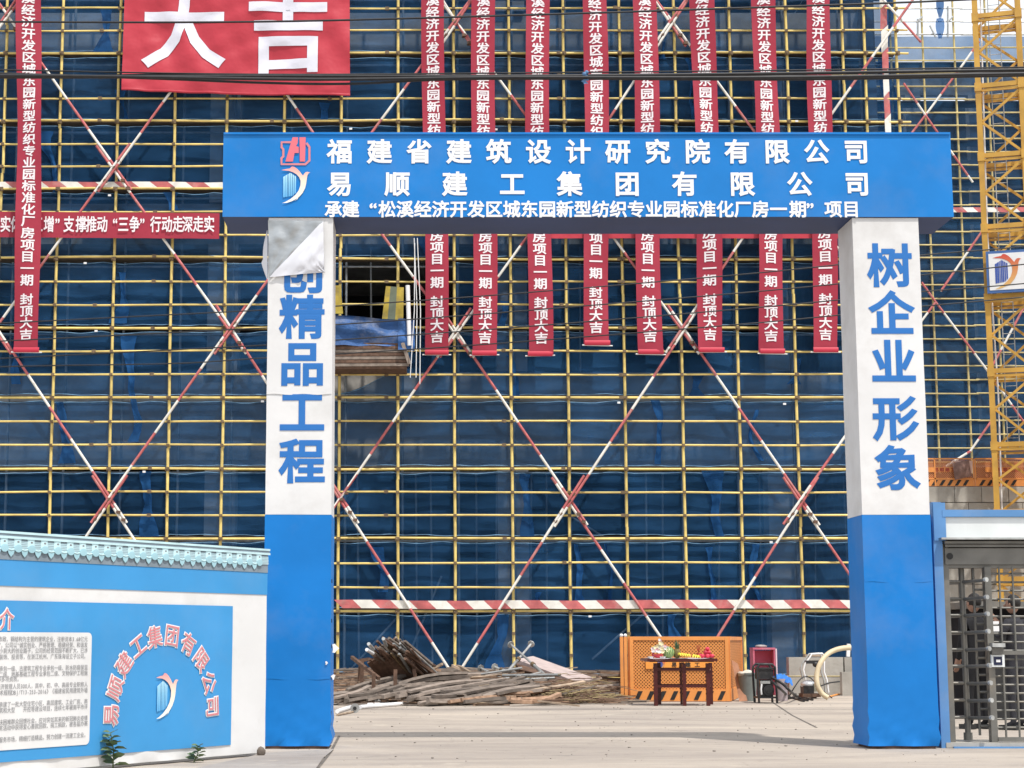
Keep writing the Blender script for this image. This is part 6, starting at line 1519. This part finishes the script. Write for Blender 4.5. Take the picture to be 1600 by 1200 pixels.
# steel props
def prop(a, b, D0, D1, lab, head=True):
    p = P(*a, D0); q = P(*b, D1); p.z = max(p.z, .04); q.z = max(q.z, .04); t = thing('steel_prop', lab, 'prop', q)
    m_ = p + (q - p) * .55
    MB().tube([p, m_], .024, 8).build('inner_tube', M['galv'], t); MB().tube([m_, q], .034, 8).build('outer_tube', M['galv'], t)
    d = (q - p).normalized(); MB().tube([p - d * .01, p + d * .015], .075, 8).build('end_plate', M['galv'], t); MB().tube([m_ - d * .03, m_ + d * .05], .048, 8).build('collar', M['coupler'], t)
PR = [((798, 1007), (862, 1064), 38, 36.6, 'grey steel prop crossing in front, sloping down to the right'), ((830, 1006), (793, 1050), 38.4, 37.4, 'grey steel prop crossing behind, sloping down to the left'), ((773, 1042), (793, 1050), 38, 37.5, 'short prop with a pale end plate near the torn net strip'),
      ((751, 1044), (790, 1062), 37.8, 37, 'steel prop leaning at the left of the prop heap'), ((762, 1053), (806, 1064), 37.4, 36.8, 'steel prop low in the prop heap'), ((790, 1064), (836, 1056), 37, 37.5, 'steel prop lying level under the crossing ones'),
      ((803, 1054), (790, 1063), 37.3, 36.9, 'stub of a steel prop pointing at the viewer'), ((742, 1060), (775, 1074), 37, 36.2, 'thin white tube slanting on the left of the prop heap'), ((822, 1059), (848, 1062), 36.9, 36.7, 'steel prop whose end shows below the formwork panel'),
      ((860, 1068), (935, 1073), 36.4, 36.2, 'long thin steel prop on the boards below the pale panel')]
for k_ in range(9):
    p = P(rp.uniform(748, 830), 1000, rp.uniform(35.5, 38)); p.z = rp.uniform(.25, .5); an = rp.uniform(-.7, 1.2); q = p + Vector((math.cos(an), math.sin(an), rp.uniform(-.15, .2))) * rp.uniform(.6, 1.5)
    tag(MB().tube([p, q], rp.choice([.022, .03]), 7).build('tube', M['galv']), 'loose grey tube lying among the steel props on the heap', 'tube', 'loose tubes among the props')
for a, b, d0, d1, lab in PR: prop(a, b, d0, d1, lab)
# white tubes and reel at the near left
for a, b, r_, lab in [((563, 1108), (637, 1102), .035, 'long white plastic pipe on the ground before the heap'), ((527, 1115), (548, 1108), .035, 'short white plastic pipe next to the left column'), ((572, 1102), (632, 1099), .02, 'thin white pipe behind the long white one'), ((527, 1119), (552, 1114), .018, 'thin tan lath on the ground by the left column')]:
    p = G(*a) + Vector((0, 0, r_)); q = G(*b) + Vector((0, 0, r_)); tag(MB().tube([p, q], r_, 8).build('pipe', M['plainwhite'] if 'white' in lab else M['wood2']), lab, 'pipe')
c = G(554.5, 1114); t = thing('cable_reel', 'small grey reel standing at the near edge of the timber heap', 'reel', c); cc = c + Vector((0, 0, .075))
for dy in (-.035, .035): MB().tube([cc + Vector((0, dy - .006, 0)), cc + Vector((0, dy + .006, 0))], .075, 14).build('flange', M['galv'], t)
MB().tube([cc + Vector((0, -.06, 0)), cc + Vector((0, .06, 0))], .03, 10).build('core', M['black'], t)
# pale chips of plaster and litter
for k, (x_, y_) in enumerate([(645, 1083), (653, 1080), (905, 1094), (848, 1098), (560, 1097), (575, 1096), (612, 1099), (590, 1100), (918, 1085), (952, 1091)]):
    c = G(x_, y_); mb = MB(); mb.ball(c + Vector((0, 0, .05)), .055, 6, 4, squash=(1.3, 1, .6))
    for v in mb.v: v += Vector((noise.noise(v * 20), noise.noise(v * 21), noise.noise(v * 22) * .5)) * .03
    tag(mb.build('litter', M['plainwhite']), 'crumpled scrap of pale litter lying on the timber heap', 'litter', 'pale litter on the heap')
# small stack of dark boards by the barrier post
for k in range(7):
    p = P(954 + rp.uniform(-3, 2), 1066 - 2.9 * k, 36.9); plank_at(p + Vector((-.25, 0, 0)), p + Vector((.55, .3, 0)), .16, .035, 2 if k % 2 else 0, 0, None)
